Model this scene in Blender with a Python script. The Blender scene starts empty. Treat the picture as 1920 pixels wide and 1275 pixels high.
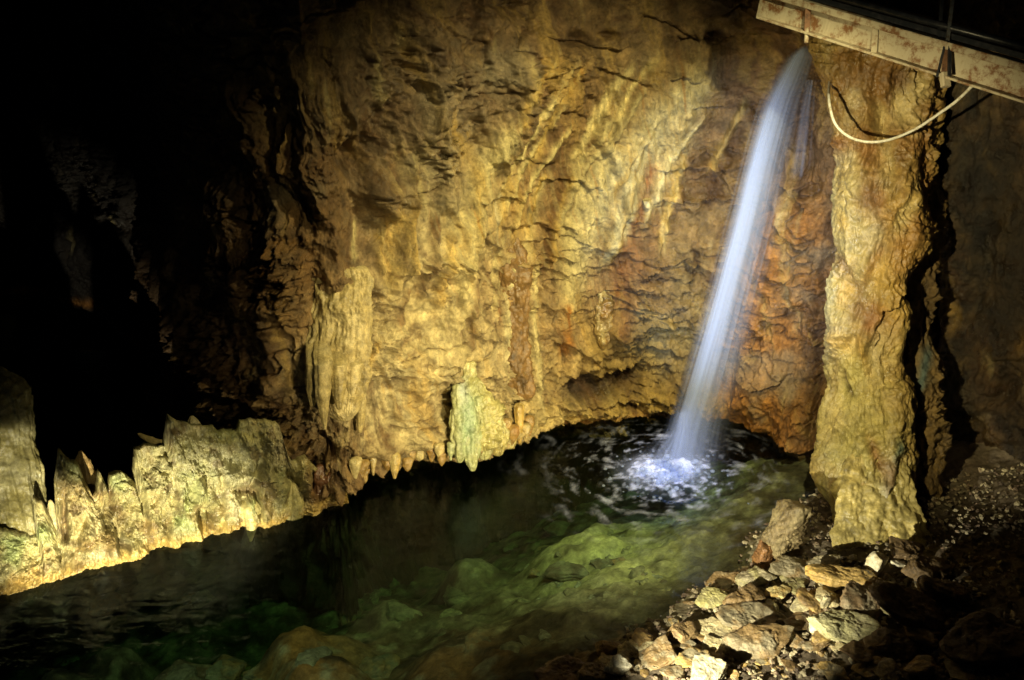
import bpy, math, random
import numpy as np
from mathutils import Vector

# ------------------------------------------------------------------ camera
F_PX, PITCH, CAM_H = 1800.0, math.radians(22.0), 6.0
scene = bpy.context.scene
cam_data = bpy.data.cameras.new("camera"); cam = bpy.data.objects.new("camera", cam_data)
scene.collection.objects.link(cam)
cam.location = (0, 0, CAM_H); cam.rotation_euler = (math.pi/2 - PITCH, 0, 0)
cam_data.sensor_width = 36; cam_data.lens = 36*F_PX/1920
cam_data.clip_start = 0.1; cam_data.clip_end = 200
scene.camera = cam
# ------------------------------------------------------------------ world: the dark of the cave
world = bpy.data.worlds.new("World"); scene.world = world; world.use_nodes = True
bg = world.node_tree.nodes['Background']
bg.inputs[0].default_value = (0.45, 0.62, 1.0, 1); bg.inputs[1].default_value = 0.0045
scene.cycles.transparent_max_bounces = 96
scene.view_settings.view_transform = 'Standard'; scene.view_settings.look = 'None'
scene.view_settings.exposure = 0.0; scene.view_settings.gamma = 1.0
# ------------------------------------------------------------------ floodlights of the show cave, plus added fill lamps
CP, SP = math.cos(PITCH), math.sin(PITCH)
Fv = np.array([0, CP, -SP]); Uv = np.array([0, SP, CP]); Xv = np.array([1., 0, 0]); CAM = np.array([0, 0, CAM_H])
def ray(px, py): return Fv + (px-960)/F_PX*Xv + (637.5-py)/F_PX*Uv
def at_d(px, py, d): return CAM + ray(px, py)*d
def at_z(px, py, z=0.0):
    r = ray(px, py); return CAM + r*((z-CAM_H)/r[2])
def at_Y(px, py, Y):
    r = ray(px, py); return CAM + r*(Y/r[1])
def proj(P):
    Q = P - CAM; d = np.maximum(Q @ Fv, 0.05)
    return 960 + F_PX*(Q @ Xv)/d, 637.5 - F_PX*(Q @ Uv)/d, d
def spot(name, loc, target, power, color, angle, blend=0.5, size=0.08):
    l = bpy.data.lights.new(name, 'SPOT'); l.energy = power; l.color = color
    l.spot_size = math.radians(angle); l.spot_blend = blend; l.shadow_soft_size = size
    o = bpy.data.objects.new(name, l); scene.collection.objects.link(o); o.location = loc
    o.rotation_euler = (Vector(target)-Vector(loc)).to_track_quat('-Z', 'Y').to_euler()
    return o
WARM = (1.0, 0.86, 0.43)
spot('floodlight_main', (2.7, 6.9, 6.7), at_Y(1010, 600, 11.4), 2150, WARM, 78, 1.0, 0.05)
spot('floodlight_front', (2.2, 4.3, 6.3), at_Y(960, 600, 11.8), 1150, WARM, 54, 1.0, 0.05)
spot('floodlight_low', (1.6, 5.0, 1.4), at_Y(850, 700, 11.0), 1900, (1.0, 0.80, 0.42), 46, 1.0, 0.04)
spot('floodlight_left', (-2.6, 4.6, 0.2), (-4.1, 9.3, -0.4), 2700, (1.0, 0.91, 0.64), 41, 0.5, 0.03)
spot('fill_light_left_column', (-3.2, 4.4, 1.0), (-5.55, 9.4, 0.55), 1200, (1.0, 0.92, 0.66), 17, 0.5, 0.03)  # added lamp, only to brighten the leaning wet column
spot('floodlight_column', (-0.2, 4.2, 4.7), at_Y(1630, 470, 9.8), 2350, (1.0, 0.83, 0.42), 48, 0.85, 0.04)
spot('floodlight_rocks', (-0.2, 4.7, 1.35), at_z(1440, 1150, 0.2), 1900, (1.0, 0.93, 0.68), 32, 0.8, 0.03)
spot('floodlight_fall', (0.6, 5.0, 3.6), at_Y(1375, 450, 11.7), 2500, (0.52, 0.67, 1.0), 36, 0.8, 0.06)
spot('fill_light_splash', (0.9, 5.4, 6.4), at_z(1265, 880, 0), 2600, (0.62, 0.70, 1.0), 13, 0.9, 0.06)  # second cool lamp, added for the foam alone
spot('fill_light_pool', (0.6, 5.6, 6.6), at_z(1125, 1005, 0), 760, (1.0, 0.95, 0.6), 20, 1.0, 0.1)  # added lamp to bring out the green mound under water
spot('fill_light_shallows', (-1.8, 3.6, 5.5), at_z(440, 1275, 0), 620, (1.0, 0.95, 0.7), 44, 1.0, 0.1)  # added lamp to reveal the pool bed at lower left

# ------------------------------------------------------------------ numpy noise
def _hash(ix, iy, iz, seed):
    h = (ix.astype(np.uint32)*np.uint32(374761393) + iy.astype(np.uint32)*np.uint32(668265263)
         + iz.astype(np.uint32)*np.uint32(2147483647) + np.uint32(seed*974711 + 12345))
    h = (h ^ (h >> np.uint32(13)))*np.uint32(1274126177)
    h = (h ^ (h >> np.uint32(15)))*np.uint32(2246822519)
    return h ^ (h >> np.uint32(16))
def noise(P, seed=0):
    P = np.asarray(P, dtype=np.float64)
    P = P + seed*17.37
    fl = np.floor(P); f = (P-fl).astype(np.float32); I = fl.astype(np.int64)
    u = f*f*f*(f*(f*6-15)+10)
    out = np.zeros(len(P), np.float32)
    for dx in (0, 1):
        wx = u[:, 0] if dx else 1-u[:, 0]
        for dy in (0, 1):
            wy = u[:, 1] if dy else 1-u[:, 1]
            for dz in (0, 1):
                wz = u[:, 2] if dz else 1-u[:, 2]
                h = _hash((I[:, 0]+dx) & 0xffffffff, (I[:, 1]+dy) & 0xffffffff, (I[:, 2]+dz) & 0xffffffff, seed)
                a = ((h & np.uint32(1023)).astype(np.float32)/511.5-1)
                b = (((h >> np.uint32(10)) & np.uint32(1023)).astype(np.float32)/511.5-1)
                c = (((h >> np.uint32(20)) & np.uint32(1023)).astype(np.float32)/511.5-1)
                out += wx*wy*wz*(a*(f[:, 0]-dx)+b*(f[:, 1]-dy)+c*(f[:, 2]-dz))
    return out*1.25
def fbm(P, seed=0, octv=4, gain=0.5, lac=2.03):
    P = np.asarray(P, float); a = 1.0; out = 0; s = 0
    for o in range(octv):
        out = out + a*noise(P*(lac**o), seed+o*3); s += a; a *= gain
    return out/s
def ridged(P, seed=0, octv=3, gain=0.5):
    P = np.asarray(P, float); a = 1.0; out = 0; s = 0
    for o in range(octv):
        out = out + a*(1-np.abs(noise(P*(2.05**o), seed+o*5))*2.2); s += a; a *= gain
    return out/s
def sstep(a, b, x):
    t = np.clip((x-a)/(b-a), 0, 1); return t*t*(3-2*t)
def mixc(C, col, m):
    return C*(1-m[:, None]) + np.asarray(col)[None, :]*m[:, None]

# ------------------------------------------------------------------ mesh helpers
def link_mesh(name, V, Fc, mat, col=None, parent=None, smooth=True, loc=None):
    V = np.asarray(V, np.float32)
    if loc is not None: V = V - np.asarray(loc, np.float32)
    me = bpy.data.meshes.new(name)
    Fc = np.asarray(Fc, np.int32); n = Fc.shape[1]
    me.vertices.add(len(V)); me.vertices.foreach_set('co', V.ravel())
    me.loops.add(Fc.size); me.loops.foreach_set('vertex_index', Fc.ravel())
    me.polygons.add(len(Fc)); me.polygons.foreach_set('loop_start', np.arange(0, Fc.size, n, dtype=np.int32))
    me.polygons.foreach_set('loop_total', np.full(len(Fc), n, np.int32))
    me.polygons.foreach_set('use_smooth', np.full(len(Fc), smooth, bool))
    if col is not None:
        if mat.name in ('cave_limestone', 'flowstone', 'wet_flowstone'): col = np.clip(col, 0, 1)**1.3*1.05
        a = me.color_attributes.new('Col', 'FLOAT_COLOR', 'POINT')
        c4 = np.ones((len(V), 4), np.float32); c4[:, :3] = np.clip(col, 0, 1); a.data.foreach_set('color', c4.ravel())
    me.update(calc_edges=True); me.validate()
    me.materials.append(mat)
    o = bpy.data.objects.new(name, me); scene.collection.objects.link(o)
    if loc is not None: o.location = loc
    if parent is not None: o.parent = parent
    return o
def grid_faces(nu, nv, wrap=False):
    u = np.arange(nu if wrap else nu-1); v = np.arange(nv-1)
    U, W = np.meshgrid(u, v, indexing='ij'); U2 = (U+1) % nu
    return np.stack([(U*nv+W).ravel(), (U2*nv+W).ravel(), (U2*nv+W+1).ravel(), (U*nv+W+1).ravel()], 1)
def tag(o, label=None, cat=None, group=None, kind=None):
    if label: o['label'] = label
    if cat: o['category'] = cat
    if group: o['group'] = group
    if kind: o['kind'] = kind
    return o
def empty(name, loc, label, cat, group=None):
    o = bpy.data.objects.new(name, None); scene.collection.objects.link(o); o.location = loc
    o.empty_display_size = 0.2
    return tag(o, label, cat, group)

# ------------------------------------------------------------------ materials
def rock_mat(name, rough=0.55, rvar=0.25, bump=0.5, bdist=0.02, scale=1.0, spec=0.5, tint=(1, 1, 1), stretch=(1, 1, 1)):
    m = bpy.data.materials.new(name); m.use_nodes = True; nt = m.node_tree; N = nt.nodes; L = nt.links
    b = N['Principled BSDF']
    at = N.new('ShaderNodeAttribute'); at.attribute_name = 'Col'
    tc = N.new('ShaderNodeNewGeometry'); mp = N.new('ShaderNodeMapping'); mp.inputs['Scale'].default_value = stretch
    L.new(tc.outputs['Position'], mp.inputs['Vector'])
    n1 = N.new('ShaderNodeTexNoise'); n1.inputs['Scale'].default_value = 9*scale; n1.inputs['Detail'].default_value = 8; n1.inputs['Roughness'].default_value = 0.68
    n2 = N.new('ShaderNodeTexNoise'); n2.inputs['Scale'].default_value = 42*scale; n2.inputs['Detail'].default_value = 6; n2.inputs['Roughness'].default_value = 0.7
    vo = N.new('ShaderNodeTexNoise'); vo.inputs['Scale'].default_value = 3.1*scale; vo.inputs['Detail'].default_value = 5
    for n in (n1, n2, vo): L.new(mp.outputs[0], n.inputs['Vector'])
    r1 = N.new('ShaderNodeMapRange'); r1.inputs['From Min'].default_value = .3; r1.inputs['From Max'].default_value = .72
    r1.inputs['To Min'].default_value = .55; r1.inputs['To Max'].default_value = 1.4; L.new(n1.outputs['Fac'], r1.inputs['Value'])
    r2 = N.new('ShaderNodeMapRange'); r2.inputs['From Min'].default_value = .3; r2.inputs['From Max'].default_value = .7
    r2.inputs['To Min'].default_value = .72; r2.inputs['To Max'].default_value = 1.25; L.new(n2.outputs['Fac'], r2.inputs['Value'])
    mu = N.new('ShaderNodeMath'); mu.operation = 'MULTIPLY'; L.new(r1.outputs[0], mu.inputs[0]); L.new(r2.outputs[0], mu.inputs[1])
    vm = N.new('ShaderNodeVectorMath'); vm.operation = 'SCALE'; L.new(at.outputs['Color'], vm.inputs[0]); L.new(mu.outputs[0], vm.inputs['Scale'])
    tn = N.new('ShaderNodeVectorMath'); tn.operation = 'MULTIPLY'; tn.inputs[1].default_value = tint; L.new(vm.outputs[0], tn.inputs[0])
    L.new(tn.outputs[0], b.inputs['Base Color'])
    rr = N.new('ShaderNodeMapRange'); rr.inputs['From Min'].default_value = .35; rr.inputs['From Max'].default_value = .65
    rr.inputs['To Min'].default_value = rough-rvar; rr.inputs['To Max'].default_value = rough+rvar; L.new(vo.outputs['Fac'], rr.inputs['Value'])
    L.new(rr.outputs[0], b.inputs['Roughness']); b.inputs['Specular IOR Level'].default_value = spec
    ad = N.new('ShaderNodeMath'); ad.operation = 'MULTIPLY_ADD'; ad.inputs[1].default_value = .35
    L.new(n2.outputs['Fac'], ad.inputs[0]); L.new(n1.outputs['Fac'], ad.inputs[2])
    bp = N.new('ShaderNodeBump'); bp.inputs['Strength'].default_value = bump; bp.inputs['Distance'].default_value = bdist
    L.new(ad.outputs[0], bp.inputs['Height']); L.new(bp.outputs[0], b.inputs['Normal'])
    return m
M_WALL = rock_mat('cave_limestone', 0.50, 0.24, 1.0, 0.06, 0.8)
M_FLOW = rock_mat('flowstone', 0.42, 0.2, 0.6, 0.02, 1.3, 0.5)
M_WET = rock_mat('wet_flowstone', 0.27, 0.12, 0.7, 0.02, 1.8, 0.7)
M_ROCK = rock_mat('broken_slab_rock', 0.5, 0.22, 0.8, 0.02, 2.0, 0.5)
M_BED = rock_mat('pool_bed_rock', 0.7, 0.2, 0.8, 0.04, 0.7, 0.2)

TAN = (.34, .245, .125); BROWN = (.235, .145, .066); CREAM = (.58, .50, .27); PALE = (.52, .46, .30); ORANGE = (.43, .22, .055)
GOLD = (.53, .39, .14); DARK = (.07, .05, .035); RUST = (.29, .145, .05); GREY = (.30, .25, .17); GREEN = (.30, .37, .17); UMBER = (.13, .075, .035)

# ------------------------------------------------------------------ polyline tools
def catmull(pts, step):
    pts = np.asarray(pts, float); out = []
    P = np.vstack([2*pts[0]-pts[1], pts, 2*pts[-1]-pts[-2]])
    for i in range(1, len(P)-2):
        n = max(2, int(np.linalg.norm(P[i+1]-P[i])/step*3)); t = np.linspace(0, 1, n, endpoint=False)[:, None]
        p0, p1, p2, p3 = P[i-1], P[i], P[i+1], P[i+2]
        out.append(.5*((2*p1)+(-p0+p2)*t+(2*p0-5*p1+4*p2-p3)*t*t+(-p0+3*p1-3*p2+p3)*t**3))
    out.append(P[-2][None, :]); out = np.vstack(out)
    s = np.r_[0, np.cumsum(np.linalg.norm(np.diff(out, axis=0), axis=1))]
    return out, s
def seg_dist(X, Y, pts):
    """distance, signed side (+ = above/left), parameter along"""
    best = np.full(len(X), 1e9); side = np.zeros(len(X)); par = np.zeros(len(X)); n = len(pts)-1
    for i in range(n):
        ax, ay = pts[i]; bx, by = pts[i+1]; dx, dy = bx-ax, by-ay; L2 = dx*dx+dy*dy+1e-9
        t = np.clip(((X-ax)*dx+(Y-ay)*dy)/L2, 0, 1); ex = X-ax-t*dx; ey = Y-ay-t*dy; d = np.hypot(ex, ey)
        m = d < best; best[m] = d[m]; side[m] = (dx*ey-dy*ex)[m]; par[m] = ((i+t)/n)[m]
    return best, side, par
class Feat:
    """relief and colour features laid on a rock face; px,py = where on the face each vertex sits"""
    def __init__(s, px, py, base):
        s.px, s.py, s.h, s.C = px, py, np.zeros(len(px)), base
        s.fl = np.zeros(len(px))   # flowstone (smooths strata)
    def _m(s, x0, x1, y0, y1): return np.where((s.px > x0) & (s.px < x1) & (s.py > y0) & (s.py < y1))[0]
    def stroke(s, pts, w, amp, col=None, k=1.0, kind='ridge', jag=0.0, fl=0.0):
        xs = [p[0] for p in pts]; ys = [p[1] for p in pts]; r = 3.2*w
        i = s._m(min(xs)-r, max(xs)+r, min(ys)-r, max(ys)+r)
        if not len(i): return
        X, Y = s.px[i], s.py[i]
        if jag:
            q = np.stack([X/18, Y/18, X*0+w], 1); X = X + jag*noise(q, 5)*2; Y = Y + jag*noise(q, 9)*2
        d, side, par = seg_dist(X, Y, pts); end = sstep(0, .12, par)*sstep(1, .88, par)*.8+.2
        if kind == 'ridge': g = np.exp(-(d/w)**2)
        elif kind == 'flat': g = sstep(w, w*.75, d)
        elif kind == 'crack': g = np.exp(-(d/w)**1.2)
        elif kind == 'lip':          # sharp edge, bulging on the upper side, undercut below
            up = side < 0; g = np.where(up, np.exp(-d/w)*np.minimum(1, d/1.0+.4), -.55*np.exp(-(d/(w*.5))))
        s.h[i] += amp*g*end
        if col is not None:
            m = np.clip(np.exp(-(d/w)**2)*k*1.2, 0, 1)*end; s.C[i] = mixc(s.C[i], col, m)
        if fl: s.fl[i] = np.maximum(s.fl[i], fl*np.exp(-(d/w)**2))
    def blob(s, cx, cy, rx, ry, amp=0, col=None, k=1.0, rot=0, edge=0.35, seed=0, p=2.0, fl=0.0):
        r = 1.9*max(rx, ry); i = s._m(cx-r, cx+r, cy-r, cy+r)
        if not len(i): return
        X, Y = s.px[i]-cx, s.py[i]-cy; c, sn = math.cos(math.radians(rot)), math.sin(math.radians(rot))
        a, b = (X*c+Y*sn)/rx, (-X*sn+Y*c)/ry
        d = np.sqrt(a*a+b*b)
        d = d + edge*fbm(np.stack([s.px[i]/38, s.py[i]/38, X*0+seed+cx*.01], 1), 3, 4, .6)*1.6
        g = np.exp(-np.clip(d, 0, None)**p*1.1)
        s.h[i] += amp*g
        if col is not None: s.C[i] = mixc(s.C[i], col, np.clip(g*k*1.25, 0, 1)*min(1, k+.0))
        if fl: s.fl[i] = np.maximum(s.fl[i], fl*g)

# ------------------------------------------------------------------ main cave wall
WALLD = np.full((322, 215), 99.)
def wall_d(px, py):
    i, j = int(px/6), int(py/6); w = WALLD[max(0, i-1):i+2, max(0, j-1):j+2]; w = w[w < 50]
    return float(np.median(w)) if len(w) else 12.5
def build_wall():
    sh = [(648, 948), (700, 900), (800, 872), (900, 850), (1000, 812), (1150, 792), (1300, 782), (1400, 786), (1450, 815), (1498, 852)]
    S = [tuple(at_z(x, y)[:2]) for x, y in sh]
    ctrl = [(-19, 6), (-15, 11), (-11.5, 11.6), (-9.8, 17.0), (-7.8, 16.6), (-6.0, 14.6), (-4.6, 11.8), (-3.4, 10.45), (-2.5, 10.0)] + S + \
           [(4.35, 11.3), (4.95, 10.8), (5.6, 10.2), (6.2, 9.4), (6.5, 8.3), (6.7, 6.8), (7.0, 4.0), (7.4, 1.5), (8, -1.5)]
    C, s = catmull(ctrl, 0.05)
    # arc length -> sample density: dense where the picture sees it
    X, Y, d0 = proj(np.c_[C, np.zeros(len(C))+2.0])
    vis = (X > -100) & (X < 2050) & (C[:, 1] > 3)
    dens = np.where(vis, np.where((X > 330), 1/.0135, 1/.028), 1/.09)
    cum = np.r_[0, np.cumsum(.5*(dens[1:]+dens[:-1])*np.diff(s))]
    nu = int(cum[-1]); ss = np.interp(np.linspace(0, cum[-1], nu), cum, s)
    # smooth the plan direction for normals
    bx, by = np.interp(ss, s, C[:, 0]), np.interp(ss, s, C[:, 1])
    ks = np.arange(-1.1, 1.11, .05); sx = sum(np.interp(ss+k, s, C[:, 0]) for k in ks)/len(ks); sy = sum(np.interp(ss+k, s, C[:, 1]) for k in ks)/len(ks)
    tx, ty = np.gradient(sx, ss), np.gradient(sy, ss); n = np.hypot(tx, ty); nx, ny = ty/n, -tx/n
    zs = np.r_[np.linspace(-3.0, -.3, 24), np.arange(-.27, 8.3, .0145)]; nv = len(zs)
    Z = np.tile(zs, nu); B = lambda a: np.repeat(a, nv)
    SX, SY, NX, NY, SS = B(bx), B(by), B(nx), B(ny), B(ss)
    # as the wall rises it eases to the smoothed plan curve, and above 4 m the vault comes forward
    k = sstep(0, 1.6, Z)*.75; SX = SX*(1-k)+B(sx)*k; SY = SY*(1-k)+B(sy)*k
    lean = -.10*Z + .16*np.clip(Z-3.2, 0, None)**1.5*.6
    right = sstep(4.2, 5.0, SX)
    lean = lean*(1-right) + right*(.10*Z-.28)
    P = np.stack([SX+NX*lean, SY+NY*lean, Z], 1)
    px, py, dd = proj(P)
    C0 = np.tile(np.array(TAN), (len(P), 1))
    W = np.stack([SX, SY, Z], 1)
    lo = fbm(W*.55, 1, 4); mid = fbm(W*1.7, 11, 5); hi = fbm(W*6.0, 21, 5, .58)
    C0 = mixc(C0, BROWN, sstep(-.05, .35, mid)*.8); C0 = mixc(C0, PALE, sstep(.05, .5, -mid)*.5)
    f = Feat(px, py, C0)
    # --- colour regions -------------------------------------------------
    B_ = f.blob
    B_(1140, 330, 260, 220, 0, (.33, .22, .09), .8, 0, .4, 1)
    B_(840, 130, 120, 150, .10, GREY, .9, -10, .5, 2)
    B_(760, 420, 130, 170, .12, PALE, .75, 5, .5, 3)
    B_(830, 470, 100, 130, .08, CREAM, .55, 0, .5, 31)
    B_(760, 640, 160, 150, .10, CREAM, .8, 0, .5, 4)
    B_(1010, 400, 130, 90, .06, (.42, .30, .13), .8, -10, .4, 5)
    B_(1030, 230, 90, 190, 0, (.25, .155, .075), .8, 8, .5, 6)
    B_(1190, 470, 110, 110, -.06, RUST, .75, 0, .5, 7)
    B_(1290, 500, 90, 130, .05, (.27, .22, .10), .7, 0, .5, 8)
    B_(1330, 300, 110, 90, -.10, UMBER, .7, -20, .6, 9)
    B_(1380, 120, 160, 110, 0, RUST, .65, 0, .6, 10)
    B_(1200, 80, 170, 90, .05, (.30, .22, .11), .8, 0, .6, 12)
    B_(1250, 640, 150, 70, .08, (.33, .27, .12), .8, 0, .5, 13)
    B_(1150, 700, 150, 46, .05, GOLD, .8, 5, .5, 14)
    B_(1150, 762, 260, 34, .16, GOLD, 1.0, -3, .3, 15, 3)
    B_(1440, 640, 90, 180, .10, ORANGE, .9, 12, .5, 16)
    B_(1500, 470, 80, 120, .22, ORANGE, 1.0, 5, .4, 17)
    B_(1440, 780, 80, 60, .18, ORANGE, .95, 20, .5, 18)
    B_(1500, 200, 60, 160, -.12, UMBER, .8, 0, .5, 19)
    B_(1530, 620, 30, 180, -.05, UMBER, .8, 5, .5, 20)
    B_(620, 380, 110, 200, -.10, BROWN, .8, 10, .6, 21)
    B_(470, 520, 130, 260, 0, (.26, .15, .05), .9, 0, .6, 22)
    B_(880, 770, 200, 70, .10, CREAM, .7, -5, .5, 23)
    # right hand wall behind the column
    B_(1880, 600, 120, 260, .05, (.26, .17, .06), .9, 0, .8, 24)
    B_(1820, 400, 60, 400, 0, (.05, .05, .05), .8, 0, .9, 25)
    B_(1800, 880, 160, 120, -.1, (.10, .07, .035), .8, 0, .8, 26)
    B_(900, 40, 330, 130, 0, (.22, .15, .075), .8, 0, .6, 27); B_(690, 200, 120, 160, 0, (.20, .15, .09), .8, 0, .6, 28); B_(760, 720, 190, 130, 0, (.62, .55, .34), .75, 0, .6, 29); B_(830, 480, 110, 90, 0, (.58, .51, .30), .6, 0, .6, 30)
    S_ = f.stroke
    # --- cream flowstone runs ------------------------------------------
    S_([(1330, 110), (1290, 175), (1225, 245), (1170, 300), (1120, 360), (1085, 450), (1070, 560)], 40, .07, CREAM, 1.0, fl=1)
    S_([(1290, 190), (1265, 260), (1235, 340), (1212, 392)], 22, .09, (.62, .50, .24), .95, fl=1)
    S_([(1200, 280), (1175, 370), (1150, 430), (1130, 470)], 18, .07, GOLD, .8, fl=1)
    S_([(1090, 340), (1075, 450), (1065, 540), (1058, 610)], 16, .05, CREAM, .95, fl=1)
    S_([(945, 225), (900, 300), (868, 380), (850, 470), (842, 590)], 22, .08, CREAM, .8, fl=1)
    S_([(1400, 190), (1372, 250), (1345, 300), (1330, 330)], 7, .09, GOLD, .9, fl=.6)
    S_([(850, 380), (845, 450), (840, 540)], 26, .03, CREAM, .7)
    for cx, cy, rx, ry, rt, k in ((1190, 300, 190, 90, -62, .95), (1085, 470, 70, 150, 6, .8), (880, 420, 70, 170, 12, .75), (1010, 330, 120, 120, 0, .6), (960, 600, 60, 130, 0, .6), (640, 660, 60, 110, 0, .6), (760, 330, 50, 150, 8, .5), (1290, 160, 60, 90, 30, .8)):
        B_(cx, cy, rx, ry, 0, None, 1, rt, .45, cx, fl=k)
    for k in range(30):          # long leaning runs of calcite, light and dark
        random.seed(k+300); x = random.uniform(1010, 1330); y = random.uniform(90, 330); ln = random.uniform(120, 260); sl = .75 if y < 260 else .35
        S_([(x, y), (x-ln*sl*.45, y+ln*.45), (x-ln*sl*.8, y+ln)], random.uniform(4, 10), random.choice([.05, .06, -.04]), random.choice([(.70, .60, .32), GOLD, CREAM, CREAM, (.20, .12, .045), (.68, .58, .30)]), .9, fl=.8, jag=1.5)
    for k in range(22):
        random.seed(k+400); x = random.uniform(640, 1010); y = random.uniform(260, 640); ln = random.uniform(70, 170)
        S_([(x, y), (x-ln*.10, y+ln*.5), (x-ln*.12, y+ln)], random.uniform(4, 11), random.choice([.06, .08, -.05]), random.choice([CREAM, PALE, (.22, .14, .06), GOLD]), .7, fl=.7, jag=2)
    # rust runs
    S_([(954, 470), (950, 540), (946, 600), (950, 690)], 8, .07, (.62, .56, .34), 1.0, fl=.8, jag=2); S_([(996, 480), (998, 560), (999, 650), (1002, 770)], 6, .06, (.60, .52, .28), 1.0, fl=.8, jag=2)
    S_([(1000, 40), (965, 200), (905, 330), (872, 480)], 34, .16, None, jag=4); S_([(770, 40), (800, 230), (822, 420)], 36, .18, None, jag=5); S_([(700, 330), (730, 430), (715, 560)], 30, .16, None, jag=5)
    S_([(1080, 130), (1060, 250), (1010, 300)], 24, .10, None, jag=4); S_([(640, 150), (610, 330), (600, 480)], 40, .20, None, jag=6); S_([(560, 300), (540, 480), (530, 620)], 34, .16, None, jag=6)
    for k in range(16):
        random.seed(k+7); x = random.uniform(640, 1280); y = random.uniform(60, 700); ln = random.uniform(60, 170)
        S_([(x, y), (x+ln*.35, y-random.uniform(-4, 14)), (x+ln*.7, y+random.uniform(-8, 10)), (x+ln, y+random.uniform(-4, 16))], random.uniform(8, 18), random.uniform(.06, .14), kind='lip', jag=7)
    S_([(1180, 440), (1165, 520), (1160, 590), (1158, 640)], 16, .02, RUST, .8)
    S_([(1058, 560), (1062, 620), (1060, 680)], 12, .02, ORANGE, .9)
    S_([(1230, 300), (1205, 380), (1180, 430)], 10, -.02, RUST, .8)
    S_([(1390, 230), (1350, 330), (1320, 400)], 14, -.05, UMBER, .7)
    # --- lips, ledges and cracks the photograph shows -------------------
    L_ = lambda pts, w, a, jag=3: S_(pts, w, a, kind='lip', jag=jag)
    L_([(965, 208), (900, 190), (860, 172), (810, 150), (780, 140)], 26, .16)
    L_([(760, 120), (720, 150), (690, 190)], 20, .10)
    L_([(905, 150), (960, 175)], 12, .05)
    L_([(1000, 60), (1060, 75), (1130, 85), (1180, 90)], 18, .09)
    L_([(1110, 125), (1170, 145), (1220, 160)], 14, .07)
    L_([(1200, 20), (1260, 50), (1310, 75)], 18, .10)
    L_([(1290, 195), (1350, 205), (1400, 210)], 12, .06)
    L_([(1230, 320), (1280, 318), (1340, 322), (1390, 318)], 16, .12)
    L_([(1240, 370), (1300, 378), (1370, 372)], 14, .12)
    L_([(880, 430), (915, 445), (930, 455)], 10, .07)
    L_([(960, 445), (1000, 440), (1060, 436), (1110, 460)], 11, .06)
    L_([(985, 468), (1040, 462), (1100, 462), (1140, 470)], 9, .05)
    L_([(990, 490), (1030, 500), (1060, 518)], 10, .08)
    L_([(860, 540), (800, 545), (770, 540)], 12, .08)
    L_([(1060, 505), (1110, 520), (1130, 530)], 9, .05)
    L_([(1180, 585), (1220, 598), (1262, 595), (1280, 585), (1300, 600)], 12, .11)
    L_([(1140, 625), (1180, 640), (1250, 655), (1280, 680)], 14, .10)
    L_([(1030, 640), (1080, 655), (1130, 680), (1210, 690)], 13, .10)
    L_([(1060, 700), (1130, 700), (1200, 692)], 16, .12)
    L_([(1020, 745), (1100, 752), (1200, 748), (1290, 735)], 12, .08)
    L_([(1450, 560), (1500, 575), (1540, 590)], 14, .10)
    L_([(1455, 500), (1490, 515), (1530, 520)], 12, .10)
    L_([(1380, 690), (1430, 715), (1480, 700)], 16, .12)
    L_([(870, 700), (800, 695), (720, 690), (690, 700)], 12, .10)
    L_([(980, 780), (900, 790), (800, 775), (720, 785)], 14, .10)
    L_([(640, 560), (700, 555), (740, 570)], 12, .06)
    L_([(860, 610), (900, 625), (940, 640)], 10, .07)
    for a in ([(880, 430), (900, 440)], [(1460, 410), (1490, 440), (1520, 470)], [(1445, 500), (1480, 520), (1490, 560)], [(1300, 460), (1310, 500), (1290, 540)],
              [(1430, 300), (1460, 330)], [(1750, 300), (1748, 500), (1760, 760)], [(1050, 640), (1060, 690)], [(1250, 690), (1275, 740)]):
        S_(a, 4, -.10, DARK, .5, kind='crack', jag=4)
    # hollows
    f.blob(1090, 75, 22, 14, -.28, UMBER, .8, 0, .4, 40); f.blob(1140, 62, 18, 12, -.22, UMBER, .8, 0, .4, 41)
    f.blob(1108, 722, 62, 20, -.34, (.09, .06, .03), 1.0, -4, .4, 42); f.blob(1180, 710, 40, 18, -.2, (.11, .07, .035), .9, 0, .4, 43)
    f.blob(1025, 312, 16, 8, -.09, UMBER, .7, 0, .4, 44); f.blob(660, 290, 46, 30, -.35, BROWN, .6, 0, .5, 45)
    f.blob(700, 240, 26, 70, -.22, BROWN, .5, 25, .5, 45); f.blob(870, 682, 16, 16, -.26, UMBER, .8, 0, .3, 46)
    f.blob(610, 860, 60, 45, -.55, BROWN, .5, 0, .3, 47); f.blob(940, 10, 60, 26, -.3, UMBER, .6, 0, .5, 48)
    f.blob(1700, 540, 30, 120, -.25, DARK, .6, 0, .5, 49); f.blob(1510, 300, 28, 120, -.15, UMBER, .6, 0, .4, 50)
    f.blob(830, 740, 46, 22, -.16, BROWN, .5, 0, .4, 51); f.blob(720, 720, 50, 24, -.10, PALE, .6, 0, .4, 52)
    # bulges
    f.blob(760, 210, 60, 110, .16, None, 0, 20, .4, 60); f.blob(990, 140, 50, 110, .10, None, 0, 10, .4, 61)
    f.blob(1290, 600, 70, 50, .10, None, 0, 0, .4, 62); f.blob(1480, 460, 60, 70, .20, None, 0, 0, .3, 63)
    f.blob(1430, 720, 60, 70, .14, None, 0, 0, .4, 64); f.blob(750, 820, 140, 26, .16, CREAM, .5, -8, .3, 65, 3)
    f.blob(900, 815, 120, 30, .16, CREAM, .5, -8, .3, 66, 3)
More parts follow.
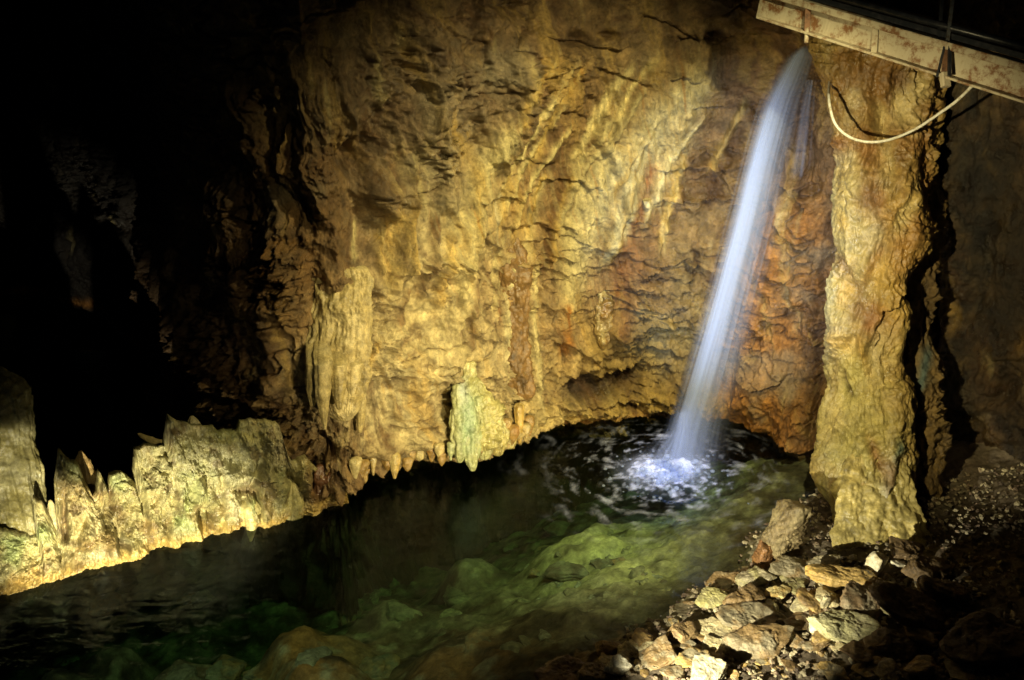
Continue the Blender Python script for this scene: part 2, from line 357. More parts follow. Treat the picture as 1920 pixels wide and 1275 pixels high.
    for cx, w, h0, h1, a in ((360, 24, 520, 770, .2), (410, 22, 560, 780, .16), (465, 26, 500, 760, .2), (520, 30, 540, 760, .25), (240, 40, 420, 700, .3), (120, 50, 400, 760, .3)):
        S_([(cx, h0), (cx+6, (h0+h1)/2), (cx+4, h1)], w, a, BROWN, .4)
    # --- natural relief --------------------------------------------------
    fl = f.fl
    warp = lo*1.2+mid*.35
    t = Z*2.7 + SS*.22 + warp*2.2; fr = t-np.floor(t)
    lvl = noise(np.stack([np.floor(t)*3.3, SS*.55, t*0], 1), 31)
    strata = (fr**1.6)*np.clip(.4+lvl*1.6, 0, 1.2)
    t2 = Z*8.5 + SS*.5 + warp*7+hi*.8; fr2 = t2-np.floor(t2)
    lvl2 = noise(np.stack([np.floor(t2)*2.7, SS*1.3, t2*0], 1), 33)
    strata2 = (fr2**1.5)*np.clip(.15+lvl2*2.0, 0, 1)
    flute = ridged(np.stack([SS*4.2+lo*2+Z*.9, Z*.5, SS*0], 1), 41, 3)
    flute2 = ridged(np.stack([SS*14+Z*2.5+mid, Z*.8, SS*0], 1), 43, 2)
    crk = np.abs(fbm(np.stack([SX*1.1+mid*.8, SY*1.1, Z*2.4], 1), 51, 3)); crack = sstep(.045, 0, crk)*sstep(-.1, .25, lo)
    vz = sstep(.1, .45, noise(W*np.array([.8, .8, .35]), 61))
    smooth = np.exp(-(((px-1000)/170)**2+((py-340)/130)**2)**1.5)        # the worn face in the middle is smoother
    rough = (.22+1.0*sstep(-.12, .3, noise(W*.8, 63)))*(1-.75*smooth)*(1-.85*np.clip(fl, 0, 1))
    lean_s = SS + .33*Z + .5*mid
    butt = ridged(np.stack([lean_s*1.15, Z*.22, SS*0], 1), 45, 2)
    flt = ridged(np.stack([lean_s*5.0+lo, Z*.45, SS*0], 1), 47, 3, .55)
    rel = .42*lo + .24*mid + .28*(butt-.4) + .13*(flt-.4)*np.clip(sstep(-.1, .3, noise(W*.6, 65))+1.1*fl, 0, 1.2)
    rel += rough*(.21*hi + .18*strata + .13*strata2 + .16*(ridged(W*np.array([2.6, 2.6, 5.6])+warp[:, None]*.6, 71, 5, .6)-.4) + .08*fbm(W*np.array([14, 14, 24]), 73, 3, .65))
    rel += -.13*crack*(1-fl) + .04*flute2*np.maximum(fl, vz*.35)
    f.C = mixc(f.C, UMBER, crack*.7*(1-fl))
    f.C = f.C*(1+.9*hi)[:, None]
    f.C = mixc(f.C, UMBER, sstep(.0, .4, fbm(W*np.array([3.2, 3.2, 5.5])+mid[:, None], 87, 5, .65))*.75*(1-fl))
    st = fbm(np.stack([lean_s*3.2, Z*.55, SS*0], 1), 89, 5, .62)          # long mineral runs down the face
    f.C = mixc(f.C, (.50, .36, .13), sstep(.02, .35, st)*.7); f.C = mixc(f.C, (.16, .09, .035), sstep(.02, .35, -st)*.75*(1-fl))
    f.C = mixc(f.C, (.34, .31, .22), sstep(.1, .4, fbm(W*1.1, 88, 4))*.45*(1-fl))
    f.C = mixc(f.C, (.10, .06, .03), sstep(540, 380, px)*.75); f.C = mixc(f.C, (.02, .02, .02), sstep(340, 240, px)*.85)  # unlit dark of the left recess put into the wall colour
    f.C = mixc(f.C, CREAM, np.clip(sstep(.55, .9, flute2)*fl*.5, 0, 1)); f.C = mixc(f.C, ORANGE, np.clip(sstep(.25, -.15, flute2)*fl*.6, 0, 1))
    f.C = mixc(f.C, UMBER, sstep(.30, .55, fbm(W*np.array([2.2, 2.2, 1.1]), 81, 4))*.6*(1-fl))
    f.C = mixc(f.C, CREAM, sstep(.22, .5, fbm(W*np.array([5, 5, 1.3]), 85, 3))*.5)
    h = f.h*sstep(-.3, .1, Z) + (rel*(1-right) + right*(.40*lo+.22*mid+.20*(ridged(W*np.array([2.4, 2.4, .9])+mid[:, None]*.5, 75, 5, .6)-.4)+.10*hi))*.8 - .05 - .7*sstep(-.05, -.7, Z)*sstep(4.4, 3.8, SX)
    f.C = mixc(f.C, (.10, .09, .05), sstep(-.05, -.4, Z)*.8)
    # fade relief at water line, small waterline shelf
    rag = .05+.15*np.clip(ridged(np.stack([SS*4.5, SS*0, SS*0], 1), 97, 3, .6), 0, 1)*sstep(2.2, .6, SX)
    zone = sstep(-2.6, -2.0, SX)*sstep(4.0, 3.2, SX)*(.25+.75*sstep(1.6, .2, SX))
    h += zone*(.12*sstep(rag-.015, rag+.03, Z)*np.exp(-(np.clip(Z-.2, 0, None)/.38)**2) - .30*sstep(rag+.01, rag-.04, Z))
    P[:, 0] += NX*h; P[:, 1] += NY*h
    P[:, 2] += .10*noise(W*1.3, 91)*sstep(-.2, .4, Z)
    f.C *= (1-.84*right*sstep(.6, -.25, fbm(W*np.array([1.8, 1.8, .8]), 95, 5, .62)))[:, None]  # shade on the right wall put into its colour, ochre patches spared
    f.C = mixc(f.C, ORANGE, np.exp(-((Z-.04)/.09)**2)*.75*(1-right))
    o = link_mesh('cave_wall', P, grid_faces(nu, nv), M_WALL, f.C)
    qx, qy, qd = proj(P); gx, gy = (qx/6).astype(int), (qy/6).astype(int); m = (qx > 0) & (qx < 1920) & (qy > 0) & (qy < 1275)
    np.minimum.at(WALLD, (gx[m], gy[m]), qd[m])
    return tag(o, kind='structure')
build_wall()

# ------------------------------------------------------------------ pool bed and shore
SHORE = [tuple(at_z(x, y)[:2]) for x, y in ((1560, 890), (1500, 960), (1420, 1010), (1400, 1075), (1310, 1110), (1262, 1165), (1180, 1190), (1090, 1240), (1050, 1262))] + [(.2, 6.25), (-.6, 5.9), (-1.6, 5.0), (-3, 3.4), (-6, 1)]
def in_front(X, Y):
    # signed distance to the water's edge, + on the stony side
    d, side, par = seg_dist(X, Y, SHORE)
    return np.where(side > 0, d, -d)
MOUNDS = [(1120, 1010, .85, -.62), (1205, 1062, .45, -.40), (560, 1185, .75, -.62), (600, 1240, .5, -.45), (870, 1262, .8, -.35), (330, 1240, .7, -.8),
          (90, 1250, .8, -.95), (880, 1030, .5, -1.1), (960, 1090, .5, -.95), (1120, 1130, .55, -.38), (740, 1130, .7, -1.1), (200, 1180, .6, -1.2)]
MD = [(at_z(x, y, z*.75)[:2], r, z) for x, y, r, z in MOUNDS]
def bed_h(X, Y, fine=True):
    d = in_front(X, Y)
    P = np.stack([X, Y, X*0], 1)
    h = np.where(d > 0, .02+.16*d+.05*d*d*np.exp(-d*.6), np.maximum(-.34*(-d)-.22*np.clip(-d-.8, 0, None), -2.2))
    h = h + .16*fbm(P*1.3, 101, 3)*np.clip(.3+np.abs(d), 0, 1)
    for (c, r, z) in MD:
        q = np.hypot(X-c[0], Y-c[1])/r + .3*noise(P*2.2+c[0], 103)
        g = sstep(1.35, .15, q); h = h*(1-g)+np.maximum(h, z)*g
    return h
def build_bed():
    xs = np.arange(-9.5, 7.2, .034); ys = np.arange(1.0, 14.6, .034)
    X, Y = np.meshgrid(xs, ys, indexing='ij'); X, Y = X.ravel(), Y.ravel()
    h = bed_h(X, Y); P = np.stack([X, Y, X*0], 1)
    cell = ridged(P*4.5, 111, 3, .55); h += .03*cell + .05*fbm(P*9, 113, 3, .6)
    bl = fbm(P*1.9, 121, 2); h += .08*sstep(-.25, .3, bl)*sstep(.0, -.9, in_front(X, Y))
    # cobbles: rounded bumps
    cb = fbm(P*5.5, 115, 2); wet = sstep(.1, -.1, in_front(X, Y)); h += .035*np.sqrt(np.clip(cb+.1, 0, 1))*wet + .045*fbm(P*14, 149, 3)*(1-wet)
    d = in_front(X, Y)
    C = np.tile(np.array((.20, .17, .10)), (len(X), 1)); nn = fbm(P*3, 117, 4)
    C = mixc(C, (.36, .33, .20), sstep(0, .4, nn)); C = mixc(C, (.10, .07, .04), sstep(0, .35, -nn))
    C = mixc(C, (.13, .10, .07), sstep(-.1, .3, d)*.8)
    for k in (2, 3, 4): C = mixc(C, (.42, .22, .06), np.exp(-(np.hypot(X-MD[k][0][0], Y-MD[k][0][1])/MD[k][1])**2)*.85)
    for k in (0, 1): C = mixc(C, (.78, .72, .32), np.exp(-(np.hypot(X-MD[k][0][0], Y-MD[k][0][1])/MD[k][1])**2)*.9)
    C = mixc(C, (.50, .46, .26), sstep(.0, .3, fbm(P*5.5, 115, 4))*.8*sstep(.0, -.5, d)); C = mixc(C, (.06, .05, .03), sstep(.0, .3, -fbm(P*2.4, 145, 4))*.85*sstep(.0, -.5, d)); C *= (1+.7*fbm(P*12, 119, 3))[:, None]
    o = link_mesh('pool_bed', np.stack([X, Y, h], 1), grid_faces(len(xs), len(ys)), M_BED, C)
    tag(o, kind='structure')
build_bed()

# ------------------------------------------------------------------ water
FALL_BASE = at_z(1285, 872); FALL_TOP = at_Y(1512, 96, 11.75)
def water_mat():
    m = bpy.data.materials.new('pool_water'); m.use_nodes = True; nt = m.node_tree; N = nt.nodes; L = nt.links
    N.remove(N['Principled BSDF']); out = N['Material Output']
    g = N.new('ShaderNodeNewGeometry')
    mp = N.new('ShaderNodeMapping'); mp.inputs['Scale'].default_value = (1.0, 2.2, 1); mp.inputs['Rotation'].default_value = (0, 0, .35)
    L.new(g.outputs['Position'], mp.inputs['Vector'])
    n = N.new('ShaderNodeTexNoise'); n.inputs['Scale'].default_value = 2.6; n.inputs['Detail'].default_value = 5; n.inputs['Distortion'].default_value = 1.2; L.new(mp.outputs[0], n.inputs['Vector'])
    bp = N.new('ShaderNodeBump'); bp.inputs['Strength'].default_value = .3; bp.inputs['Distance'].default_value = .05; L.new(n.outputs['Fac'], bp.inputs['Height'])
    gl = N.new('ShaderNodeBsdfGlossy'); gl.inputs['Roughness'].default_value = .10; gl.inputs['Color'].default_value = (.55, .66, .85, 1); L.new(bp.outputs[0], gl.inputs['Normal'])
    tr = N.new('ShaderNodeBsdfTransparent'); tr.inputs['Color'].default_value = (.90, .96, .92, 1)
    fr = N.new('ShaderNodeFresnel'); fr.inputs['IOR'].default_value = 1.33; L.new(bp.outputs[0], fr.inputs['Normal'])
    mx = N.new('ShaderNodeMixShader'); L.new(fr.outputs[0], mx.inputs[0]); L.new(tr.outputs[0], mx.inputs[1]); L.new(gl.outputs[0], mx.inputs[2])
    # foam where the fall lands: the froth mask is stored on the surface
    at = N.new('ShaderNodeAttribute'); at.attribute_name = 'Col'
    df = N.new('ShaderNodeBsdfDiffuse'); df.inputs['Color'].default_value = (.64, .70, .98, 1)
    m2 = N.new('ShaderNodeMixShader'); L.new(at.outputs['Fac'], m2.inputs[0]); L.new(mx.outputs[0], m2.inputs[1]); L.new(df.outputs[0], m2.inputs[2])
    L.new(m2.outputs[0], out.inputs['Surface'])
    va = N.new('ShaderNodeVolumeAbsorption'); va.inputs['Color'].default_value = (.44, .64, .50, 1); va.inputs['Density'].default_value = .85
    L.new(va.outputs[0], out.inputs['Volume'])
    return m
def build_water():
    xs = np.r_[np.arange(-9.4, -6, .2), np.arange(-6, 5.4, .022), np.arange(5.4, 7.1, .2)]; ys = np.r_[np.arange(1.1, 5.5, .2), np.arange(5.5, 14.4, .022)]
    nx, ny = len(xs), len(ys)
    X, Y = np.meshgrid(xs, ys, indexing='ij'); X, Y = X.ravel(), Y.ravel()
    P = np.stack([X, Y, X*0], 1); b = FALL_BASE
    r = np.hypot(X-b[0]+.25, (Y-b[1]+.15)); th = np.arctan2(Y-b[1]+.15, X-b[0]+.25)
    wr = r + .12*noise(P*3, 7)
    rip = np.sin(wr*17)*np.exp(-r*1.1)*.016 + .022*fbm(P*np.array([5, 5, 1]), 121, 3)*np.exp(-(r/1.5)**2)
    rip += .014*ridged(np.stack([r*4, np.cos(th)*4, np.sin(th)*4], 1), 123, 3)*np.exp(-(r/1.4)**2) + .004*fbm(P*np.array([1.5, 4, 1]), 125, 3)
    core = np.exp(-(np.hypot(X-b[0]+.42, Y-b[1]+.18)/.26)**2)+np.exp(-(np.hypot(X-b[0]+.05, Y-b[1]+.12)/.22)**2)
    z = rip + core*(.09+.16*fbm(P*5, 127, 4))
    # froth in patches along the ripple crests
    pol = np.stack([r*6.5+1.1*noise(P*2.5, 3), np.cos(th)*(2.2+r*1.8), np.sin(th)*(2.2+r*1.8)], 1)
    nz = fbm(pol, 131, 4, .6)
    C = sstep(.0, .34, nz+.30*core)*np.exp(-(r/1.0)**2)*.85 + core*.75*np.clip(1+1.2*fbm(P*7, 133, 3), 0, 1.4)
    C += sstep(.22, .5, nz)*np.exp(-((r-1.1)/.6)**2)*.34
    C = np.clip(C, 0, .96)*sstep(2.4, 1.6, r)
    # closed body: skirt and bottom
    top = np.stack([X, Y, z], 1); F = grid_faces(nx, ny)
    idx = np.arange(nx*ny).reshape(nx, ny); ring = np.r_[idx[:, 0], idx[-1, 1:], idx[-2::-1, -1], idx[0, -2:0:-1]]
    low = top[ring].copy(); low[:, 2] = -3.6; n0 = len(top); k = len(ring)
    a = np.arange(k); side = np.stack([ring[a], n0+a, n0+(a+1) % k, ring[(a+1) % k]], 1)
    V = np.vstack([top, low, [[-1, 8, -3.6]]]); bot = np.stack([n0+a, np.full(k, len(V)-1), np.full(k, len(V)-1), n0+(a+1) % k], 1)
    # bottom as four corner quad
    c = [n0, n0+nx-1, n0+nx-1+ny-1, n0+2*nx+ny-3]
    F = np.vstack([F[:, ::-1] if False else F, side, [[c[0], c[3], c[2], c[1]]]])
    V = V[:-1]; C = np.r_[C, np.zeros(k)]
    o = link_mesh('water', V, F, water_mat(), np.stack([C]*3, 1))
    tag(o, kind='structure')
build_water()

# ------------------------------------------------------------------ swept formations (columns, stalactites, stalagmites)
def sweep(name, table, d, mat, ratio=.8, amp=.05, col=TAN, col2=CREAM, seed=0, flute=.0, nf=7, res=.014, tilt=0, cols=None, strata=0, parent=None, tip=True, origin=True):
    """table: rows of (py, x_left, x_right) seen from the viewing platform, at camera depth d (number or list)"""
    T = np.array(table, float)
    if isinstance(d, str):       # 'w.2' = follow the wall surface, this far out from it
        wd = np.array([np.median([wall_d(x, a[0]) for x in np.linspace(a[1], a[2], 5)]) for a in T])
        g = np.polyfit(T[:, 0], wd, 1); q = (T[:, 0]-T[0, 0])/max(1, T[-1, 0]-T[0, 0]); off = float(d[1:]); d = np.polyval(g, T[:, 0])*.6+wd*.4-(-.2+(off+.2)*sstep(0, .4, q))
    dl = np.full(len(T), float(d)) if np.isscalar(d) else np.array(d, float)
    ctr = np.array([at_d((a[1]+a[2])/2, a[0], q) for a, q in zip(T, dl)]); rad = (T[:, 2]-T[:, 1])/2/F_PX*dl
    L = np.r_[0, np.cumsum(np.linalg.norm(np.diff(ctr, axis=0), axis=1))]
    nv = max(12, int(L[-1]/res)); l = np.linspace(0, L[-1], nv)
    cx = [np.interp(l, L, ctr[:, k]) for k in range(3)]; r = np.interp(l, L, rad)
    e0, e1 = max(.6*rad[0], 1e-3), max(.6*rad[-1], 1e-3); r = r*np.sqrt(np.clip(1-(1-np.clip(l/e0, 0, 1))**2, 0, 1))*np.sqrt(np.clip(1-(1-np.clip((L[-1]-l)/e1, 0, 1))**2, 0, 1))
    k = max(1, int(.02/res)); 
    nu = max(14, int(2*math.pi*rad.max()*.9/res)); th = np.linspace(0, 2*math.pi, nu, endpoint=False)
    TH = np.repeat(th, nv); R = np.tile(r, nu); Lt = np.tile(l, nu)
    CX, CY, CZ = (np.tile(q, nu) for q in cx)
    dx, dy = np.cos(TH), np.sin(TH)
    P = np.stack([CX+dx*R, CY+dy*R*ratio, CZ], 1)
    Q = P + seed*7.7
    taper = np.clip(R/ max(rad.max(), 1e-6), 0.0, 1)**.7
    h = amp*(1.3*fbm(Q*1.9/max(.25, rad.max()*1.5), seed, 3)+.35*fbm(Q*np.array([8, 8, 4.]), seed+7, 5, .65))*taper
    fl = ridged(np.stack([np.cos(TH)*nf*.35+seed, np.sin(TH)*nf*.35, Lt*.7], 1), seed+3, 2)
    h += flute*(fl-.5)*taper
    if strata:
        t = CZ*9+2.5*noise(Q*2, seed+5); h += strata*((t-np.floor(t))**1.6)*taper*np.clip(.3+1.5*noise(Q*1.5, seed+6), 0, 1)
    h += .75*amp*(ridged(Q*np.array([3.6, 3.6, 1.5])+.5*noise(Q*2, seed)[:, None], seed+9, 5, .66)-.5)*taper
    P[:, 0] += dx*h; P[:, 1] += dy*h; P[:, 2] += .3*h
    C = np.tile(np.array(col, float), (len(P), 1)); n1 = fbm(Q*np.array([3.5, 3.5, 1.6]), seed+13, 4, .6)
    C = mixc(C, col2, sstep(-.15, .35, n1)); C = mixc(C, np.array(col)*.4, sstep(.05, .45, fbm(Q*np.array([5, 5, 2.2]), seed+15, 5, .65))*.85)
    C = C*(1+.35*fbm(Q*14, seed+17, 2))[:, None]
    if cols is not None:
        px, py, _ = proj(P); ft = Feat(px, py, C); ft.h = np.zeros(len(P)); cols(ft); C = ft.C; P[:, 0] += dx*ft.h; P[:, 1] += dy*ft.h
    V = P; Fc = grid_faces(nu, nv, True)
    # caps
    V = np.vstack([V, [ctr[0]], [ctr[-1]]]); n0 = nu*nv; a = np.arange(nu)
    Fc = np.vstack([Fc, np.stack([a*nv, np.full(nu, n0), np.full(nu, n0), ((a+1) % nu)*nv], 1)[:, [0, 1, 3, 3]] if False else Fc[:0]])
    C = np.vstack([C, C[0], C[nv-1]])
    tri = []
    V2 = V; me_f = Fc
    o = link_mesh(name, V2[:-2], me_f, mat, C[:-2], parent, loc=tuple(ctr[-1]) if (origin and parent is None) else None)
    if parent is not None: o.location = -parent.location
    return o
def close(pts, x): return pts

# --- the tall pale column at the right
def col_cols(f):
    f.blob(1640, 170, 150, 130, 0, (.30, .18, .06), .95, 0, .5, 1)
    f.blob(1590, 780, 60, 300, 0, (.46, .43, .20), .8, 0, .5, 2)
    f.blob(1690, 520, 50, 160, .03, (.44, .31, .11), .8, 0, .6, 3)
    f.stroke([(1690, 820), (1668, 900), (1655, 980)], 9, .02, (.20, .27, .22), .9, jag=4)
    f.blob(1620, 1000, 60, 60, 0, (.60, .52, .20), .8, 0, .5, 4)
    f.blob(1550, 500, 14, 400, 0, (.52, .50, .34), .6, 0, .3, 5)
    f.blob(1640, 400, 20, 60, .02, PALE, .9, 0, .7, 6)
    f.blob(1660, 905, 12, 46, .02, (.8, .8, .66), .9, 5, .8, 7)
    f.stroke([(1575, 690), (1590, 725), (1596, 745)], 4, -.05, DARK, .6, kind='crack', jag=4)
    f.stroke([(1600, 240), (1650, 250), (1700, 240), (1750, 250)], 14, .05, None, kind='lip', jag=6)
    f.stroke([(1640, 660), (1650, 600), (1700, 520)], 20, .05, None, kind='lip', jag=8)
    f.blob(1690, 300, 30, 22, -.03, UMBER, .7, 0, .6, 8); f.blob(1660, 340, 26, 16, -.02, UMBER, .5, 0, .6, 9)
    f.blob(1738, 540, 26, 60, -.22, DARK, .7, 0, .6, 71); f.blob(1722, 660, 22, 60, -.18, UMBER, .7, 0, .6, 72); f.blob(1745, 330, 18, 90, -.10, RUST, .7, 0, .6, 73)
    f.blob(1700, 430, 44, 90, .05, (.40, .24, .09), .8, 8, .6, 74); f.blob(1640, 860, 40, 110, .04, (.52, .46, .19), .7, 0, .6, 75); f.blob(1600, 400, 26, 150, .03, (.48, .42, .22), .7, 0, .5, 76)
    f.blob(1610, 140, 60, 40, -.03, UMBER, .6, 20, .8, 77); f.blob(1700, 200, 50, 60, -.05, BROWN, .8, -20, .8, 78); f.blob(1560, 700, 16, 90, -.05, (.24, .16, .10), .6, 0, .6, 79)
    for i in range(46):
        random.seed(i+50); x = random.uniform(1560, 1730); y = random.uniform(120, 980)
        f.blob(x, y, random.uniform(8, 30), random.uniform(12, 60), random.uniform(-.09, .06), random.choice([UMBER, GOLD, PALE, CREAM, BROWN, RUST]), .78, random.uniform(-30, 30), .8, i)
t = sweep('flowstone_column', [(20, 1500, 1790), (80, 1518, 1775), (150, 1545, 1768), (230, 1562, 1758), (330, 1572, 1752), (430, 1572, 1748), (520, 1566, 1722), (620, 1556, 1705),
     (720, 1550, 1712), (820, 1540, 1715), (900, 1535, 1705), (950, 1560, 1702), (1000, 1572, 1700), (1050, 1570, 1690), (1100, 1590, 1680)],
     [10.6, 10.6, 10.6, 10.6, 10.6, 10.6, 10.65, 10.7, 10.7, 10.7, 10.65, 10.6, 10.55, 10.5, 10.5], M_FLOW, .85, .19, (.40, .31, .13), (.50, .43, .19), 3, .02, 6, .0125, cols=col_cols, strata=.04)
COLUMN = t
tag(t, 'tall pale yellow flowstone column standing under the bridge right of the waterfall', 'cave column')
# fluted feet of the column
for i, tb in enumerate([
    [(830, 1600, 1612), (880, 1580, 1640), (920, 1560, 1650), (965, 1572, 1640), (1000, 1558, 1618), (1030, 1564, 1600), (1062, 1574, 1586)],
    [(840, 1636, 1648), (890, 1612, 1676), (940, 1600, 1690), (990, 1600, 1680), (1030, 1596, 1656), (1058, 1600, 1630)],
    [(830, 1676, 1688), (880, 1660, 1704), (930, 1650, 1716), (975, 1655, 1732), (1012, 1672, 1742), (1030, 1690, 1740)]]):
    sweep('flowstone_foot', tb, list(np.interp(np.arange(len(tb))/(len(tb)-1), [0, .5, 1], [10.4, 10.2, 9.93])), M_FLOW, .4, .07, (.45, .38, .16), (.62, .52, .22), 20+i, .02, 5, .011, parent=COLUMN, strata=.02)
# rocky rib beside the column
def rib_cols(f):
    f.stroke([(1745, 640), (1725, 720), (1690, 790), (1672, 860)], 12, .03, (.15, .20, .18), .9, jag=5)
    f.blob(1745, 560, 22, 90, -.10, DARK, .7, 0, .6, 1)
o = sweep('rock_rib', [(150, 1700, 1770), (300, 1705, 1765), (460, 1690, 1760), (600, 1690, 1752), (700, 1680, 1760), (780, 1672, 1768), (880, 1668, 1762), (980, 1680, 1750), (1040, 1690, 1748)],
          11.0, M_WALL, .8, .13, (.24, .17, .07), (.38, .28, .12), 31, .05, 6, .014, cols=rib_cols, strata=.06)
tag(o, 'rugged brown rock rib running up behind the right edge of the pale column', 'rock rib')

# --- leaning wet column at the far left
o = sweep('wet_stone_column', [(690, -140, 10), (735, -90, 48), (790, -70, 58), (850, -55, 66), (920, -35, 80), (990, -10, 88), (1050, 10, 100), (1120, -30, 120)],
          [10.6, 10.55, 10.5, 10.4, 10.3, 10.2, 10.1, 10.05], M_WET, .7, .05, (.34, .30, .13), (.50, .46, .26), 41, .05, 10, .012, strata=.03)
tag(o, 'leaning wet glistening stone column at the left edge of the photo', 'cave column')

# --- low lit ledge on the left shore
def build_ledge():
    top = [(-260, 960), (-120, 930), (-40, 960), (20, 1000), (84, 1010), (92, 938), (104, 948), (118, 1000), (132, 905), (150, 846), (163, 862), (180, 868), (190, 905), (202, 930), (214, 920), (226, 882), (236, 920), (246, 894), (268, 892),
           (286, 905), (292, 870), (296, 842), (312, 836), (344, 838), (352, 812), (360, 784), (372, 790), (400, 798), (430, 800), (438, 808), (470, 806), (480, 788), (520, 792), (548, 800), (556, 850), (566, 872), (592, 860), (612, 880), (632, 885), (652, 930)]
    tx, ty = [a[0] for a in top], [a[1] for a in top]
    shx, shy = [-260, 0, 100, 200, 300, 400, 500, 560, 610, 640, 660], [1180, 1112, 1085, 1062, 1030, 1002, 980, 968, 957, 948, 945]
    nu = 1050; u = np.linspace(-250, 655, nu); sy = np.interp(u, shx, shy)
    base = np.array([at_z(a, b) for a, b in zip(u, sy)])
    # inward (away from the pool) direction
    tang = np.gradient(base[:, :2], axis=0); w = 41; ker = np.ones(w)/w
    tang = np.stack([np.convolve(np.pad(tang[:, k], w//2, 'edge'), ker, 'valid') for k in (0, 1)], 1); tang /= np.linalg.norm(tang, axis=1)[:, None]
    inn = np.stack([-tang[:, 1], tang[:, 0]], 1)
    inn[inn[:, 1] < 0] *= -1
    jag = 6*fbm(np.stack([u/9, u*0, u*0], 1), 7, 3)+16*fbm(np.stack([u/40, u*0, u*0+3], 1), 17, 2)
    tpy = np.interp(u, tx, ty)+jag
    back = .34
    ztop = []
    for i in range(nu):
        q = base[i, :2]+inn[i]*back; r = ray(u[i], tpy[i]); tt = q[1]/r[1]; ztop.append(CAM_H+r[2]*tt)
    ztop = np.maximum(np.array(ztop), .12)
    nf = 190; vv = np.r_[np.linspace(-.25, 0, 8, endpoint=False), np.linspace(0, 1, nf), np.linspace(1.02, 2, 26)]; nv = len(vv)
    V = np.tile(vv, nu); H = np.repeat(ztop, nv); BX, BY = np.repeat(base[:, 0], nv), np.repeat(base[:, 1], nv); IX, IY = np.repeat(inn[:, 0], nv), np.repeat(inn[:, 1], nv); U = np.repeat(u, nv)
    # below and on the front, then over the top and down behind
    fr = np.clip(V, 0, 1)
    z = np.where(V < 0, V*1.4, np.where(V <= 1, fr*H, H*(1-(V-1)*1.05)))
    off = np.where(V <= 1, back*fr**1.25 + 4.2*np.clip(-V, 0, 1), back+.10*(V > 1)+.45*np.clip(V-1, 0, 1)**.7)
    P = np.stack([BX+IX*off, BY+IY*off, z], 1); Q = P*1.0
    px, py, _ = proj(P)
    C = np.tile(np.array((.42, .38, .19)), (len(P), 1)); n1 = fbm(Q*2.6, 201, 4)
    C = mixc(C, (.52, .48, .30), sstep(0, .35, n1)); C = mixc(C, (.32, .38, .17), sstep(.02, .35, fbm(Q*1.8, 205, 3))*.7); C = mixc(C, (.30, .21, .08), sstep(.05, .4, fbm(Q*3.3, 207, 3))*.75)
    f = Feat(px, py, C)
    f.blob(420, 870, 110, 50, .05, (.48, .47, .30), .7, 0, .5, 1); f.blob(150, 930, 50, 70, .06, (.50, .40, .20), .7, 0, .5, 2)
    f.blob(525, 840, 30, 50, .09, (.36, .31, .20), .8, 0, .3, 3)
    f.blob(465, 922, 26, 12, -.16, (.22, .16, .08), .8, 0, .3, 4); f.blob(120, 960, 8, 60, -.2, UMBER, .7, 0, .4, 5)
    f.blob(215, 965, 26, 30, -.14, UMBER, .5, 0, .5, 6); f.blob(310, 990, 10, 34, -.12, UMBER, .5, 0, .5, 7); f.blob(400, 945, 10, 26, -.10, UMBER, .4, 0, .4, 8)
    f.blob(600, 925, 34, 46, .03, (.20, .11, .06), .9, 0, .4, 9); f.stroke([(430, 800), (436, 850), (428, 880)], 5, -.06, kind='crack', jag=3)
    f.stroke([(486, 800), (486, 850), (490, 900)], 5, -.04, kind='crack', jag=2); f.stroke([(290, 880), (340, 890), (460, 890), (520, 905)], 9, .05, kind='lip', jag=5)
    for i in range(44):
        random.seed(i+90); x = random.uniform(100, 640); yb = np.interp(x, shx, shy); y = yb-random.uniform(20, 110)
        f.blob(x, y, random.uniform(5, 13), random.uniform(14, 44), random.choice([-.17, .09, .12, -.15, -.12]), random.choice([None, CREAM, BROWN, None]), .5, random.uniform(-25, 25), .5, i)
    rel = .26*fbm(Q*1.9, 211, 3)+.20*(ridged(Q*np.array([3.4, 3.4, 1.5]), 213, 5, .6)-.4)+.09*fbm(Q*8, 215, 4, .6)
    t = z*10+3*noise(Q*2.2, 217); rel += .025*((t-np.floor(t))**1.5)*np.clip(.3+1.6*noise(Q*1.3, 219), 0, 1)
    fade = sstep(-.25, .08, V)*np.where(V > .9, .5, 1)
    h = (f.h+rel*.9)*fade
    P[:, 0] -= IX*h; P[:, 1] -= IY*h; P[:, 2] += .35*h*sstep(.0, .3, V)
    f.C = mixc(f.C, GOLD, np.exp(-((z-.03)/.07)**2)*.9); f.C *= (1+.5*fbm(Q*16, 221, 2))[:, None]
    f.C = mixc(f.C, UMBER, sstep(.12, .3, fbm(Q*6, 223, 3))*.5)
    o = link_mesh('rock_ledge', P, grid_faces(nu, nv), M_FLOW, f.C)
    o.location = (0, 0, 0)
    tag(o, 'jagged pale ledge of encrusted rock along the left shore of the pool', 'rock ledge')
build_ledge()
LED = 10.6
